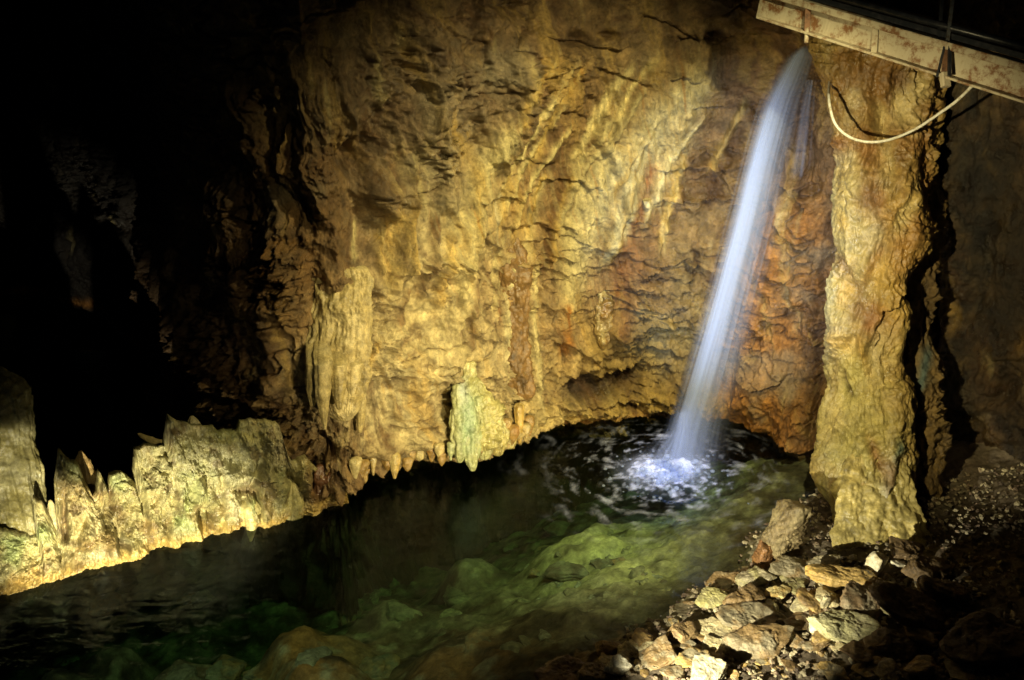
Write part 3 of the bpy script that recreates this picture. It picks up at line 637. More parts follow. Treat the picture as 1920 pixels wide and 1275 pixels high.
for tb, d, c1, c2, s, lb, nm in (
    ([(812, 257, 262), (818, 262, 276), (826, 274, 296), (838, 292, 330), (850, 300, 352)], 11.0, (.46, .38, .18), (.60, .50, .28), 51, 'thin horn of stone pointing left from the top of the jagged ledge', 'stone_horn'),
    ([(845, 148, 153), (865, 140, 168), (900, 134, 182), (950, 132, 196), (1000, 125, 205)], 10.45, (.46, .34, .16), (.55, .46, .26), 52, 'tall tan stalagmite with a pointed tip on the left ledge beside the wet column', 'stalagmite'),
    ([(937, 92, 96), (960, 88, 108), (990, 90, 122), (1030, 88, 132)], 10.2, (.50, .44, .24), (.58, .52, .32), 53, 'small pale cone stalagmite tight against the wet leaning column', 'stalagmite'),
    ([(886, 223, 228), (905, 220, 238), (935, 212, 246), (980, 205, 250)], 10.6, (.44, .36, .18), (.52, .44, .24), 54, 'short stubby stalagmite between the tall tan one and the stone horn', 'stalagmite'),
    ([(779, 357, 362), (790, 352, 372), (810, 346, 384), (840, 340, 392)], 11.1, (.50, .44, .26), (.58, .54, .34), 55, 'blunt stalagmite knob on the highest point of the left ledge', 'stalagmite'),
    ([(905, 545, 553), (925, 538, 566), (955, 533, 570), (975, 530, 566)], 11.0, (.50, .44, .20), (.56, .48, .26), 56, 'rounded yellow stalagmite at the right end of the left ledge', 'stalagmite')):
    tag(sweep(nm, tb, d, M_FLOW, .8, .025, c1, c2, s, .02, 6, .008, strata=.012), lb, nm.replace('_', ' '))
o = sweep('stalactite', [(938, 440, 494), (955, 448, 490), (972, 458, 486), (992, 462, 481), (1016, 468, 472)], 10.78, M_FLOW, .8, .035, (.50, .44, .20), (.6, .55, .28), 57, .01, 5, .008)
tag(o, 'single short stalactite hanging over the water from the left ledge', 'stalactite')
for x, y0, y1, w, lb in ((622, 880, 950, 30, 'dark brown knobbly stalagmite where the ledge meets the cave wall'), (600, 870, 945, 24, 'dark rust stalagmite just left of the knobbly brown one')):
    tag(sweep('stalagmite', [(y0, x-w*.25, x+w*.25), (y0+15, x-w*.5, x+w*.5), (y0+40, x-w*.4, x+w*.4), (y1, x-w*.55, x+w*.55)], 11.35, M_WET, .9, .05, (.20, .11, .06), (.28, .17, .10), int(x), .02, 5, .009), lb, 'stalagmite')

# --- the hanging drapery cluster
WD = 12.0
dr = [([(490, 570, 700), (560, 572, 695), (620, 576, 692), (680, 576, 692), (730, 582, 688), (770, 600, 672), (790, 636, 655)], 'w.06', 'broad cream flowstone curtain hanging above the left end of the pool', 'flowstone_curtain', .06, 61),
      ([(600, 590, 620), (680, 588, 622), (740, 590, 620), (780, 600, 614), (806, 608, 611)], 'w.30', 'long tapering stalactite at the left tip of the cream flowstone curtain', 'stalactite', .015, 62),
      ([(610, 574, 600), (680, 573, 600), (735, 575, 596), (762, 582, 590)], 'w.22', 'short stalactite on the far left fringe of the cream flowstone curtain', 'stalactite', .015, 63),
      ([(600, 620, 650), (680, 618, 652), (735, 622, 648), (768, 632, 640)], 'w.28', 'blunt stalactite in the middle of the cream flowstone curtain', 'stalactite', .015, 64),
      ([(620, 648, 680), (680, 648, 680), (725, 650, 672), (750, 655, 662)], 'w.22', 'right hand stalactite of the cream flowstone curtain', 'stalactite', .015, 65),
      ([(690, 664, 684), (740, 666, 686), (780, 668, 684), (812, 672, 678)], 'w.16', 'slim grey stalactite standing apart right of the cream curtain', 'stalactite', .012, 66)]
for tb, d, lb, nm, am, sd in dr:
    tag(sweep(nm, tb, d, M_FLOW, .33 if nm != 'stalactite' else .9, am*(1.6 if nm != 'stalactite' else 1), (.46, .38, .19), (.58, .50, .29), sd, .03 if nm != 'stalactite' else .012, 12 if nm != 'stalactite' else 4, .009, strata=.012), lb, nm.replace('_', ' '))

# --- the brown finger and its cream margins, on the back wall
BD = 13.05
tag(sweep('flowstone_finger', [(402, 948, 954), (425, 938, 962), (460, 930, 980), (510, 936, 996), (570, 946, 992), (640, 950, 990), (700, 948, 1000), (735, 952, 1002), (752, 965, 990)], 'w-.06', M_FLOW, .45, .07, (.25, .165, .07), (.30, .20, .09), 71, .015, 5, .011),
    'tall smooth brown flowstone finger on the back wall between cream drips', 'flowstone')
tag(sweep('stone_spike', [(506, 1133, 1138), (530, 1128, 1144), (570, 1118, 1152), (610, 1116, 1150), (640, 1122, 1142), (655, 1128, 1134)], 'w.0', M_WET, .7, .07, (.34, .22, .08), (.52, .44, .22), 74, .02, 4, .009),
    'small orange and cream upright spike low on the back wall left of the waterfall', 'flowstone')
tag(sweep('stalactite', [(366, 1206, 1216), (376, 1205, 1219), (388, 1208, 1220), (393, 1213, 1218)], 'w.08', M_FLOW, .9, .01, CREAM, (.7, .6, .35), 75, .01, 4, .008),
    'small hooked cream stalactite ending the flowstone run high on the back wall', 'stalactite')
# --- greenish mound over the water
def gr_cols(f):
    f.blob(880, 790, 22, 70, 0, (.30, .42, .30), .8, 5, .4, 1); f.blob(868, 730, 10, 34, 0, (.45, .50, .45), .8, -10, .4, 2); f.blob(930, 780, 40, 60, 0, (.48, .44, .20), .7, 0, .4, 3)
MOUND = sweep('flowstone_mound', [(655, 858, 884), (700, 852, 892), (735, 850, 912), (775, 855, 935), (815, 865, 945), (845, 880, 930)], 'w.06', M_WET, .4, .12, (.44, .40, .18), (.54, .50, .28), 81, .03, 5, .010, cols=gr_cols, strata=.04)
tag(MOUND, 'greenish dripping flowstone mound bulging over the water below the brown finger', 'flowstone')
for k, tb in enumerate(([(720, 850, 866), (770, 846, 876), (820, 846, 878), (855, 852, 872), (868, 858, 866)], [(740, 866, 884), (790, 862, 900), (840, 866, 900), (872, 876, 894), (884, 882, 890)],
                        [(740, 886, 910), (790, 890, 930), (835, 892, 926), (862, 900, 916)], [(760, 906, 930), (805, 914, 952), (838, 918, 950), (855, 926, 942)], [(790, 935, 955), (820, 938, 970), (842, 944, 966)])):
    sweep('drip_lobe', tb, wall_d((tb[2][1]+tb[2][2])/2, tb[-2][0]-25)-.02-.03*(k < 3), M_WET, .7, .05, (.42, .42, .22) if k < 3 else (.46, .40, .18), (.50, .50, .28), 86+k, .02, 5, .010, parent=MOUND, cols=gr_cols)
# --- fringe of small stalactites along the overhanging edge
fr_t = [(740, 862, 898, 20, 'stubby orange stalactite hanging lowest over the dark water left of the mound'), (876, 826, 872, 20, 'green tinted stalactite under the left of the flowstone mound'), (894, 822, 862, 22, 'wider green tinted stalactite under the middle of the flowstone mound'),
        (974, 770, 832, 18, 'cream stalactite pair member nearest the right end of the fringe'), (845, 842, 864, 12, 'narrow orange stalactite just left of the green mound')]
for i, (x, y0, y1, w, lb) in enumerate(fr_t):
    d = wall_d(x, y1-34)-.07
    col = (.40, .44, .26) if 'green' in lb else GOLD
    tag(sweep('stalactite', [(y0-14, x-w*.55, x+w*.55), (y0+5, x-w*.5, x+w*.5), ((y0+y1)/2, x-w*.38, x+w*.36), (y1-8, x-w*.22, x+w*.2), (y1, x-2, x+2)], d, M_WET, .9, .018, col, CREAM if 'green' not in lb else (.5, .52, .3), 300+i, .01, 4, .008), lb, 'stalactite')
random.seed(5)
edge_x, edge_y = [660, 740, 800, 870, 960, 1000], [905, 880, 866, 856, 830, 808]
fringe = []
for i in range(34):
    if random.random() < .22: continue
    x = 664+i*9.9+random.uniform(-5, 5); ye = float(np.interp(x, edge_x, edge_y)); ln = 7+random.expovariate(1/9.); w = random.uniform(5, 14)
    y1 = ye-2+random.uniform(-8, 4); d = wall_d(x, ye-12)-random.uniform(-.02, .03); y1 = ye+random.uniform(-4, 14); w *= 1.2
    if any(abs(x-q[0]) < 9 for q in fr_t): continue
    o = sweep('stalactite', [(y1-ln-22, x-w*.9, x+w*.9), (y1-ln-6, x-w*.8, x+w*.7), (y1-ln, x-w*.6, x+w*.55), (y1-ln*.5, x-w*.4, x+w*.35), (y1-3, x-w*.2, x+w*.2), (y1, x-1, x+1)], d, M_WET, .8, .03, (.38, .27, .11) if i % 4 else CREAM, (.46, .36, .17) if i % 3 else (.38, .23, .08), 320+i, .006, 4, .010)
    tag(o, 'small golden stalactite in the fringe along the overhanging rock edge above the pool', 'stalactite', 'fringe of small stalactites over the pool')

# ------------------------------------------------------------------ broken rocks on the shore
def ico(n):
    t = (1+5**.5)/2
    V = [(-1, t, 0), (1, t, 0), (-1, -t, 0), (1, -t, 0), (0, -1, t), (0, 1, t), (0, -1, -t), (0, 1, -t), (t, 0, -1), (t, 0, 1), (-t, 0, -1), (-t, 0, 1)]
    F = [(0, 11, 5), (0, 5, 1), (0, 1, 7), (0, 7, 10), (0, 10, 11), (1, 5, 9), (5, 11, 4), (11, 10, 2), (10, 7, 6), (7, 1, 8), (3, 9, 4), (3, 4, 2), (3, 2, 6), (3, 6, 8), (3, 8, 9), (4, 9, 5), (2, 4, 11), (6, 2, 10), (8, 6, 7), (9, 8, 1)]
    V = [np.array(v)/np.linalg.norm(v) for v in V]
    for _ in range(n):
        c = {}; G = []
        def mid(a, b):
            k = (min(a, b), max(a, b))
            if k not in c:
                m = V[a]+V[b]; V.append(m/np.linalg.norm(m)); c[k] = len(V)-1
            return c[k]
        for a, b, d in F:
            x, y, z = mid(a, b), mid(b, d), mid(d, a); G += [(a, x, z), (b, y, x), (d, z, y), (x, y, z)]
        F = G
    return np.array(V), np.array(F)
ICO = {k: ico(k) for k in (3, 4, 5)}
def rock_shape(size, seed, lvl=4, flat=.4, rough=.05, planes=11):
    D, F = ICO[lvl]; rng = np.random.RandomState(seed)
    n = rng.normal(size=(planes, 3)); n /= np.linalg.norm(n, axis=1)[:, None]; hgt = rng.uniform(.55, .95, planes)
    n = np.vstack([n, [[0, 0, 1], [0, 0, -1]]]); hgt = np.r_[hgt, .62, .62]
    q = np.maximum(D @ n.T, 1e-3)/hgt; R = np.minimum((q**36).sum(1)**(-1/36), 1.15)
    P = D*R[:, None]*np.array(size)/2
    s = max(size); Q = P/s*3+seed
    nz = rough*s*(fbm(Q*1.3, seed, 4, .6))
    t = P[:, 2]/s*14+1.5*noise(Q, seed+2); nz += .014*s*((t-np.floor(t))-.5)*np.clip(1-np.abs(D[:, 2])*1.1, 0, 1)*2
    P = P + D*nz[:, None]
    C = fbm(Q*1.2, seed+5, 4)
    return P, F, C
def ground_at(px, py):
    # march the sight line down to the stony bed
    r = ray(px, py); ts = np.linspace(4, 16, 500); pts = CAM+r*ts[:, None]
    h = np.maximum(bed_h(pts[:, 0], pts[:, 1]), -5); k = np.argmax(pts[:, 2] < h)
    return pts[k], ts[k]
def rot(P, rx, ry, rz):
    cx, sx, cy, sy, cz, sz = math.cos(rx), math.sin(rx), math.cos(ry), math.sin(ry), math.cos(rz), math.sin(rz)
    R = np.array([[cz, -sz, 0], [sz, cz, 0], [0, 0, 1]]) @ np.array([[cy, 0, sy], [0, 1, 0], [-sy, 0, cy]]) @ np.array([[1, 0, 0], [0, cx, -sx], [0, sx, cx]])
    return P @ R.T
BRN = (.25, .175, .09); GRYR = (.30, .27, .20); WHT = (.75, .73, .62); OCH = (.46, .33, .13); OLV = (.36, .34, .18); REDB = (.28, .15, .07)
#  px, py of the rock's middle, width px, thickness px, depth ratio, (tilt x, tilt y, turn), colour, second colour, lift m, label
ROCKS = [
 (1474, 995, 76, 170, .6, (.1, -.15, .5), (.24, .19, .11), (.42, .36, .22), .20, 'tall upright jagged brown rock rising at the water edge left of the column'),
 (1432, 1040, 60, 70, .6, (.1, .2, .8), REDB, (.34, .18, .07), .05, 'reddish rock leaning on the left side of the tall upright rock'),
 (1490, 1065, 90, 40, .5, (.15, .25, .2), GRYR, BRN, .12, 'grey brown slanting slab at the foot of the tall upright rock'),
 (1592, 1080, 124, 34, .38, (.1, .04, -.1), OCH, (.62, .42, .14), .18, 'flat orange yellow slab lying directly below the foot of the column'),
 (1644, 1056, 36, 46, .8, (.3, .5, .4), WHT, PALE, .25, 'small white angular rock leaning between the orange slab and the column foot'),
 (1545, 1052, 44, 16, .8, (.1, -.3, .1), GRYR, PALE, .25, 'small thin grey slab above the left end of the orange slab'),
 (1685, 1058, 30, 14, .8, (.1, .1, .1), WHT, GRYR, .28, 'tiny pale chip of stone right of the column foot'),
 (1416, 1082, 66, 44, .7, (.25, -.2, .3), GRYR, OLV, .12, 'square grey olive block left of the slanting slab'),
 (1358, 1085, 60, 22, .8, (.1, -.15, .2), BRN, GRYR, .05, 'thin brown slab at the outer left of the pile beside the water'),
 (1335, 1122, 56, 34, .8, (.1, .05, .1), (.44, .42, .20), (.36, .34, .20), .06, 'yellow green block at the water edge on the left of the pile'),
 (1395, 1122, 82, 44, .7, (.2, .1, .5), BRN, (.26, .2, .13), .08, 'dark brown faceted block in the middle left of the pile'),
 (1460, 1110, 44, 16, .8, (.1, .1, .1), CREAM, OCH, .16, 'narrow cream chip between the grey block and the dark hollow'),
 (1500, 1136, 38, 26, .9, (.2, -.3, .2), (.50, .46, .30), GRYR, .12, 'small pale wedge left of the tan dome rock'),
 (1548, 1128, 14, 32, .9, (.0, .1, .2), (.5, .46, .32), GRYR, .12, 'narrow pale upright chip above the brightly lit white green rock'),
 (1630, 1122, 120, 54, .7, (.2, .2, .1), (.26, .19, .12), GRYR, .12, 'broad brown slab with a pale shoulder under the orange slab'),
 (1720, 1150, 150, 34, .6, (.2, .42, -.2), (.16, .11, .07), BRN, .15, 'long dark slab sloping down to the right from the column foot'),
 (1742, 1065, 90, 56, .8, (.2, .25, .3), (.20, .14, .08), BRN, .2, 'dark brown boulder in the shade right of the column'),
 (1575, 1180, 112, 48, .7, (.25, .06, -.1), (.50, .49, .30), (.62, .60, .42), .12, 'brightly lit pale green rock in the middle of the lower pile'),
 (1532, 1174, 30, 34, .9, (.2, .3, .2), WHT, (.8, .8, .6), .18, 'glaring white knob on the left end of the pale green rock'),
 (1330, 1180, 74, 26, .8, (.2, -.1, .2), PALE, GRYR, .06, 'pale flat slab left of the middle of the lower pile'),
 (1400, 1162, 100, 24, .8, (.15, .05, .3), GRYR, BRN, .08, 'long thin grey slab below the faceted brown block'),
 (1430, 1205, 130, 44, .5, (.2, .0, .2), BRN, GRYR, .08, 'large brown slab in the lower middle of the pile'),
 (1345, 1218, 86, 28, .8, (.2, -.2, .2), PALE, WHT, .06, 'cream white slab at the lower left with a bright face'),
 (1278, 1190, 64, 60, .8, (.2, .2, .5), BRN, (.30, .22, .12), .02, 'brown block at the left edge of the lower pile'),
 (1240, 1225, 70, 40, .8, (.1, -.3, .5), BRN, GRYR, .02, 'low brown stone next to the pale yellow chip'),
 (1178, 1217, 48, 24, .8, (.2, -.2, .3), (.70, .66, .42), WHT, .04, 'pale yellow flat chip above the white pointed stone'),
 (1157, 1252, 44, 52, .6, (.35, .1, .1), (.85, .84, .76), WHT, .05, 'bright white pointed stone at the bottom edge of the photo'),
 (1137, 1214, 44, 34, .8, (.2, .2, .3), OCH, BRN, .02, 'small ochre stone just left of the pale yellow chip'),
 (1174, 1236, 12, 12, 1., (0, 0, 0), WHT, WHT, .05, 'tiny white pebble between the yellow chip and the white stone'),
 (1330, 1258, 80, 50, .8, (.3, -.15, .2), (.58, .57, .46), GRYR, .05, 'large pale grey slab cut off by the bottom edge of the photo'),
 (1260, 1262, 40, 22, 1., (0, 0, .4), GRYR, BRN, .04, 'rounded grey cobble left of the pale grey slab at the bottom'),
 (1290, 1236, 40, 30, 1., (.1, 0, .4), BRN, OCH, .05, 'rounded brown cobble above the pale grey slab'),
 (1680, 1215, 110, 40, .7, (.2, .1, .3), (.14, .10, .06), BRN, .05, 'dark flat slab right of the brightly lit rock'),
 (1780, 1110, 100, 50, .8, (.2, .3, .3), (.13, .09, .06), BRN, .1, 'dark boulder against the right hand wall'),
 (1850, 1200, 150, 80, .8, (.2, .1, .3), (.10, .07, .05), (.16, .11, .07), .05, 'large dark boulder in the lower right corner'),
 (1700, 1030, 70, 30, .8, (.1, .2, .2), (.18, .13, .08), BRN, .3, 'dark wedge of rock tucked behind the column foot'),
 (1060, 1262, 110, 36, .8, (.1, 0, .2), (.17, .10, .05), (.26, .16, .08), .0, 'low reddish brown rock at the bottom edge left of the white stone'),
 (1120, 1262, 60, 30, .8, (.1, 0, .5), (.13, .09, .05), BRN, .0, 'dark stone between the reddish rock and the white pointed stone'),
]
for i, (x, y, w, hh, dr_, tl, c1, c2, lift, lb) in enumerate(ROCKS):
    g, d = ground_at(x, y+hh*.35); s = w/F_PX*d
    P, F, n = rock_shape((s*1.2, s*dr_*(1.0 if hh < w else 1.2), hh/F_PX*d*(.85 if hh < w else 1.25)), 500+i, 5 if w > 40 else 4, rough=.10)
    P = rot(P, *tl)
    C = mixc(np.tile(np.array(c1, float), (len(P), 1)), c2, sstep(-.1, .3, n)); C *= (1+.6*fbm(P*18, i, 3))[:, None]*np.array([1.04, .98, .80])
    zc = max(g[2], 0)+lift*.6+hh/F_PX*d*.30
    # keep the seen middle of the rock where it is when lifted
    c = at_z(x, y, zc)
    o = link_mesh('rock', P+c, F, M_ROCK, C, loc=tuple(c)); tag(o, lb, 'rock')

# flat slabs and small stones: copies of a few shapes
def make_protos(nm, n, dims, seed, rough, lv):
    out = []
    for k in range(n):
        P, F, q = rock_shape(dims[k % len(dims)], seed+k, lv, rough=rough)
        c1, c2 = [(BRN, GRYR), (GRYR, PALE), (BRN, OCH), (OLV, GRYR), (PALE, (.6, .56, .38)), (GRYR, BRN), (OCH, GRYR), (BRN, UMBER), ((.5, .46, .30), PALE)][k % 9]
        C = mixc(np.tile(np.array(c1, float), (len(P), 1)), c2, sstep(-.1, .3, q)); C *= (1+.7*fbm(P*6, k, 4))[:, None]*np.array([1.04, .98, .80])
        out.append(link_mesh(nm, P, F, M_ROCK, C))
    return out
rng = random.Random(11)
def scatter(protos, count, sizes, label, cat, group, zs, x0, x1, y0, y1, tilt, lift, mind):
    used = set(); cnt = 0
    while cnt < count:
        x = rng.uniform(x0, x1); y = rng.uniform(y0, y1); g, d = ground_at(x, y)
        if in_front(np.array([g[0]]), np.array([g[1]]))[0] < mind: continue
        k = rng.randrange(len(protos)); src = protos[k]; o = src if k not in used else src.copy()
        if k in used: scene.collection.objects.link(o)
        used.add(k); s = rng.uniform(*sizes)
        o.location = (g[0], g[1], g[2]+s*lift*rng.uniform(.3, 1.3)); o.scale = (s, s, s*rng.uniform(*zs)); o.rotation_euler = (rng.uniform(-tilt, tilt), rng.uniform(-tilt, tilt), rng.uniform(0, 6.3))
        tag(o, label, cat, group); cnt += 1
scatter(make_protos('flat_rock', 8, [(1, .62, .2), (1, .75, .26), (.9, .5, .3)], 760, .10, 4), 85, (.16, .42), 'flat broken slab lying in the heap between the larger rocks on the shore', 'rock', 'flat slabs heaped on the rocky shore', (.7, 1.2), 1130, 1800, 1060, 1272, .17, .25, .04)
scatter(make_protos('stone', 9, [(1, .8, .5), (1, .7, .35), (.9, .8, .7)], 700, .12, 3), 200, (.05, .15), 'small broken stone lying loose in the rubble between the larger rocks on the shore', 'stone', 'loose stones on the rocky shore', (.6, 1.1), 1110, 1860, 1040, 1272, .5, .3, .02)
def gravel():
    D, F = ICO_1; VV, FF, CC = [], [], []; rs = np.random.RandomState(4)
    xs, ys = rs.uniform(1.0, 6.2, 16000), rs.uniform(5.6, 9.9, 16000); d = in_front(xs, ys); xs, ys, d = xs[d > -.12], ys[d > -.12], d[d > -.12]
    hz = bed_h(xs, ys); off = 0
    for i in range(min(4200, len(xs))):
        s = rs.uniform(.008, .03); sc = np.array([1, rs.uniform(.6, 1), rs.uniform(.3, .7)])*s; a = rs.uniform(0, 6.28)
        P = D*(1+.25*rs.normal(size=(len(D), 1)))*sc; P = rot(P, rs.uniform(-.5, .5), rs.uniform(-.5, .5), a)
        VV.append(P+[xs[i], ys[i], hz[i]+.045+s*.2]); FF.append(F+off); off += len(D); b = rs.uniform(.5, 1.4)
        CC.append(np.tile(np.array([(.24, .18, .11), (.34, .28, .17), (.16, .11, .07), (.42, .36, .22)][rs.randint(4)])*b, (len(D), 1)))
    o = link_mesh('gravel', np.vstack(VV), np.vstack(FF), M_ROCK, np.vstack(CC), smooth=False); tag(o, 'fine broken gravel covering the shore between the rocks', 'gravel', kind='stuff')
ICO_1 = ico(1)
gravel()
# cobbles and boulders under the water
def drowned(nm, count, draw, sizes, label, cat, group, seed, cols, lv=3, maxz=-.03):
    pr = []
    for k in range(6):
        P, F, q = rock_shape((1, random.uniform(.7, .95), random.uniform(.45, .7)), seed+k, lv, rough=.09, planes=22)
        C = mixc(np.tile(np.array((.26, .25, .15)), (len(P), 1)), cols[k % len(cols)], sstep(-.25, .25, q)); C *= (1+.9*fbm(P*5, k, 4))[:, None]
        pr.append(link_mesh(nm, P, F, M_BED, C))
    used = set(); cnt = 0
    while cnt < count:
        x, y = draw(); g, d = ground_at(x, y)
        sd = in_front(np.array([g[0]]), np.array([g[1]]))[0]; s_ = rng.uniform(*sizes)
        if sd > -.05 or g[2]+s_*.3 > maxz: continue
        k = rng.randrange(6); o = pr[k] if k not in used else pr[k].copy()
        if k in used: scene.collection.objects.link(o)
        used.add(k); o.location = (g[0], g[1], g[2]+s_*.08); o.scale = (s_, s_, s_*rng.uniform(.7, 1.1)); o.rotation_euler = (rng.uniform(-.25, .25), rng.uniform(-.25, .25), rng.uniform(0, 6.3))
        tag(o, label, cat, group); cnt += 1
drowned('cobble', 120, lambda: (rng.gauss(1170, 90), rng.gauss(1110, 60)), (.09, .26), 'rounded cobble lying under the shallow greenish water beside the rock pile', 'cobble', 'cobbles under the shallow water', 740, [(.5, .5, .34), (.40, .36, .2), (.55, .50, .24), (.3, .24, .14)])
drowned('boulder', 70, lambda: (rng.uniform(-40, 1240), rng.uniform(1000, 1290)), (.28, .62), 'dim rounded boulder sunk on the floor of the dark green pool', 'boulder', 'boulders sunk in the pool', 790, [(.42, .40, .22), (.40, .27, .11), (.30, .30, .16), (.16, .13, .08)], 4, -.12)

# ------------------------------------------------------------------ waterfall
def stream_mat(name, alpha, col=(.62, .72, .95), lo=.35):
    m = bpy.data.materials.new(name); m.use_nodes = True; nt = m.node_tree; N = nt.nodes; L = nt.links
    N.remove(N['Principled BSDF']); out = N['Material Output']
    at = N.new('ShaderNodeAttribute'); at.attribute_name = 'Col'
    df = N.new('ShaderNodeBsdfDiffuse'); df.inputs['Color'].default_value = (*col, 1)
    tl = N.new('ShaderNodeBsdfTranslucent'); tl.inputs['Color'].default_value = (*col, 1)
    ms = N.new('ShaderNodeMixShader'); ms.inputs[0].default_value = .45; L.new(df.outputs[0], ms.inputs[1]); L.new(tl.outputs[0], ms.inputs[2])
    tr = N.new('ShaderNodeBsdfTransparent')
    mx = N.new('ShaderNodeMixShader'); L.new(tr.outputs[0], mx.inputs[1]); L.new(ms.outputs[0], mx.inputs[2])
    mu = N.new('ShaderNodeMath'); mu.operation = 'MULTIPLY'; mu.inputs[1].default_value = alpha; L.new(at.outputs['Fac'], mu.inputs[0])
    L.new(mu.outputs[0], mx.inputs[0]); L.new(mx.outputs[0], out.inputs['Surface'])
    return m
M_STREAM = stream_mat('falling_water', 1.0)
def strands(name, parent, n, p0, vel, spread0, spread1, rad, dens, seed, zend=0.0, tmin=0.0, skew=0.0, a0=.2, depth=.5):
    """ballistic strands of water, each a thin flattened tube; returns one mesh"""
    rng = np.random.RandomState(seed); VV, FF, CC = [], [], []; off = 0; m = 6; T = 60
    for i in range(n):
        u = rng.normal()*.5; w = rng.normal()*.5
        if abs(u) > 1.15: u *= .5
        u = u + skew*abs(rng.normal())*.5
        tend = math.sqrt(2*max(.05, p0[2]-zend)/9.81)*1.0
        ts = rng.uniform(0, tmin)*tend if tmin else 0
        te = tend*(1 if rng.rand() < .8 else rng.uniform(.6, 1))
        t = np.linspace(ts, te, T)
        q = t/tend
        sp = spread0+(spread1-spread0)*q**1.3
        x = p0[0]+vel[0]*t + u*sp; y = p0[1]+vel[1]*t + w*sp*depth; z = p0[2]-.5*9.81*t*t + vel[2]*t
        x += .012*np.sin(t*9+i)*q; r = rad*rng.uniform(.5, 1.6)*(.6+.9*q)
        a = a0*rng.uniform(.4, 1.6)*np.clip((1.35-.5*q), .2, 1.4)
        a = a*sstep(0, .05, q-ts/tend+.03)*np.clip(.85+.35*np.sin(q*rng.uniform(5, 16)+rng.uniform(0, 6)), .3, 1.3)
        if te < tend: a = a*sstep(1, .7, (t-ts)/(te-ts))
        for k in range(m):
            th = 2*math.pi*k/m; VV.append(np.stack([x+r*math.cos(th), y+r*.6*math.sin(th), z], 1)); CC.append(a)
        FF.append(grid_faces(m, T, True)+off); off += m*T
    C = np.concatenate(CC); V = np.concatenate([v for v in VV]); C = np.clip(C, 0, 1)
    return link_mesh(name, V, np.vstack(FF), M_STREAM, np.stack([C]*3, 1), parent)
H0 = FALL_TOP
wf = empty('waterfall', (0, 0, 0), 'bluish white waterfall arcing down from the bridge corner into the green pool', 'waterfall')
path = [(1514, 84, 12, 10), (1500, 110, 24, 24), (1484, 145, 30, 28), (1461, 200, 34, 32), (1431, 300, 33, 34), (1406, 400, 34, 36), (1379, 500, 34, 36), (1351, 600, 34, 36), (1322, 700, 35, 38), (1292, 800, 36, 40), (1276, 872, 38, 44)]
def tubes(name, parent, path, Y, n, a0, seed, skew=0.0, wmul=1.0, depth=.55, nth=110, nt=260, f0=0.1, f1=1.0):
    """nested thin skins of falling water, each streaked along its fall"""
    pp = np.array([at_Y(x, y, Y+(FALL_BASE[1]-Y)*((y-84)/788.)**.8) for x, y, _, _ in path]); hw = np.array([w for _, _, w, _ in path])/F_PX*12.8; hw2 = np.array([w for _, _, _, w in path])/F_PX*12.8
    L = np.r_[0, np.cumsum(np.linalg.norm(np.diff(pp, axis=0), axis=1))]; l = np.linspace(0, L[-1], nt)
    c, _ = catmull(np.c_[pp], .02); Lc = np.r_[0, np.cumsum(np.linalg.norm(np.diff(c, axis=0), axis=1))]
    cx = [np.interp(l/L[-1], Lc/Lc[-1], c[:, k]) for k in range(3)]; hl = np.interp(l, L, hw); hr = np.interp(l, L, hw2)
    th = np.linspace(0, 2*math.pi, nth, endpoint=False); TH = np.repeat(th, nt); q = np.tile(l/L[-1], nth)
    VV, FF, CC = [], [], []
    for i in range(n):
        k = f0+(f1-f0)*(i+.5)/n; sh = skew*(1-k)
        HL, HR = np.tile(hl, nth)*wmul, np.tile(hr, nth)*wmul
        HH = np.where(np.cos(TH) < 0, HL, HR)
        wob = 1+.10*noise(np.stack([np.cos(TH)*1.5+i*3, np.sin(TH)*1.5, q*2.5], 1), seed+i)
        x = np.tile(cx[0], nth)+(np.cos(TH)*k*wob+sh)*HH; y = np.tile(cx[1], nth)+np.sin(TH)*k*HL*depth*wob; z = np.tile(cx[2], nth)
        VV.append(np.stack([x, y, z], 1)); FF.append(grid_faces(nth, nt, True)+i*nth*nt)
        s1 = noise(np.stack([np.cos(TH)*5.5*k+i*9, np.sin(TH)*5.5*k, q*1.1+np.cos(TH)*.3], 1), seed+20+i)
        s2 = noise(np.stack([np.cos(TH)*15*k+i*5, np.sin(TH)*15*k, q*2.4], 1), seed+40+i)
        a = a0*1.7*math.exp(-2.6*k*k)*np.clip(.55+2.3*s1+2.4*s2, .02, 3.6)
        a = a*sstep(0, .03, q)*(1.2-.45*q)*(.85+.5*noise(np.stack([np.cos(TH)*2*k, q*7+i, q*0], 1), seed+80))
        CC.append(a)
    C = np.clip(np.concatenate(CC), 0, .9)
    o = link_mesh(name, np.vstack(VV), np.vstack(FF), M_STREAM, np.stack([C]*3, 1), parent); return o
tubes('main_stream', wf, [(x+(y-84)*.008, y, w*(1+(y-84)/3000), w2*(1+(y-84)/1800)) for x, y, w, w2 in path], 11.75, 14, .095, 1, skew=-.25, wmul=1.12)
tubes('bright_core', wf, path, 11.72, 4, .16, 60, skew=-.9, wmul=.55)
tubes('fine_spray', wf, [(x+(y-80)*.02, y, w*1.15, w2*1.25+(y-80)*.035) for x, y, w, w2 in path], 11.8, 6, .035, 90, f0=.5)
tr_top = at_Y(1522, 150, 11.9)
tk = strands('water_trickle', None, 22, tr_top, (-.03, 0, 0), .07, .14, .014, 1, 6, zend=float(at_Y(1510, 350, 12.0)[2]), a0=.02)
tag(tk, 'thin faint trickle of water on the rock right of the main waterfall', 'trickle')
tubes('splash_plume', wf, [(1283, 770, 14, 14), (1276, 815, 34, 34), (1266, 850, 62, 62), (1258, 880, 96, 92), (1254, 896, 124, 116)], 11.2, 7, .12, 120, f0=.25, depth=.7, nt=120)
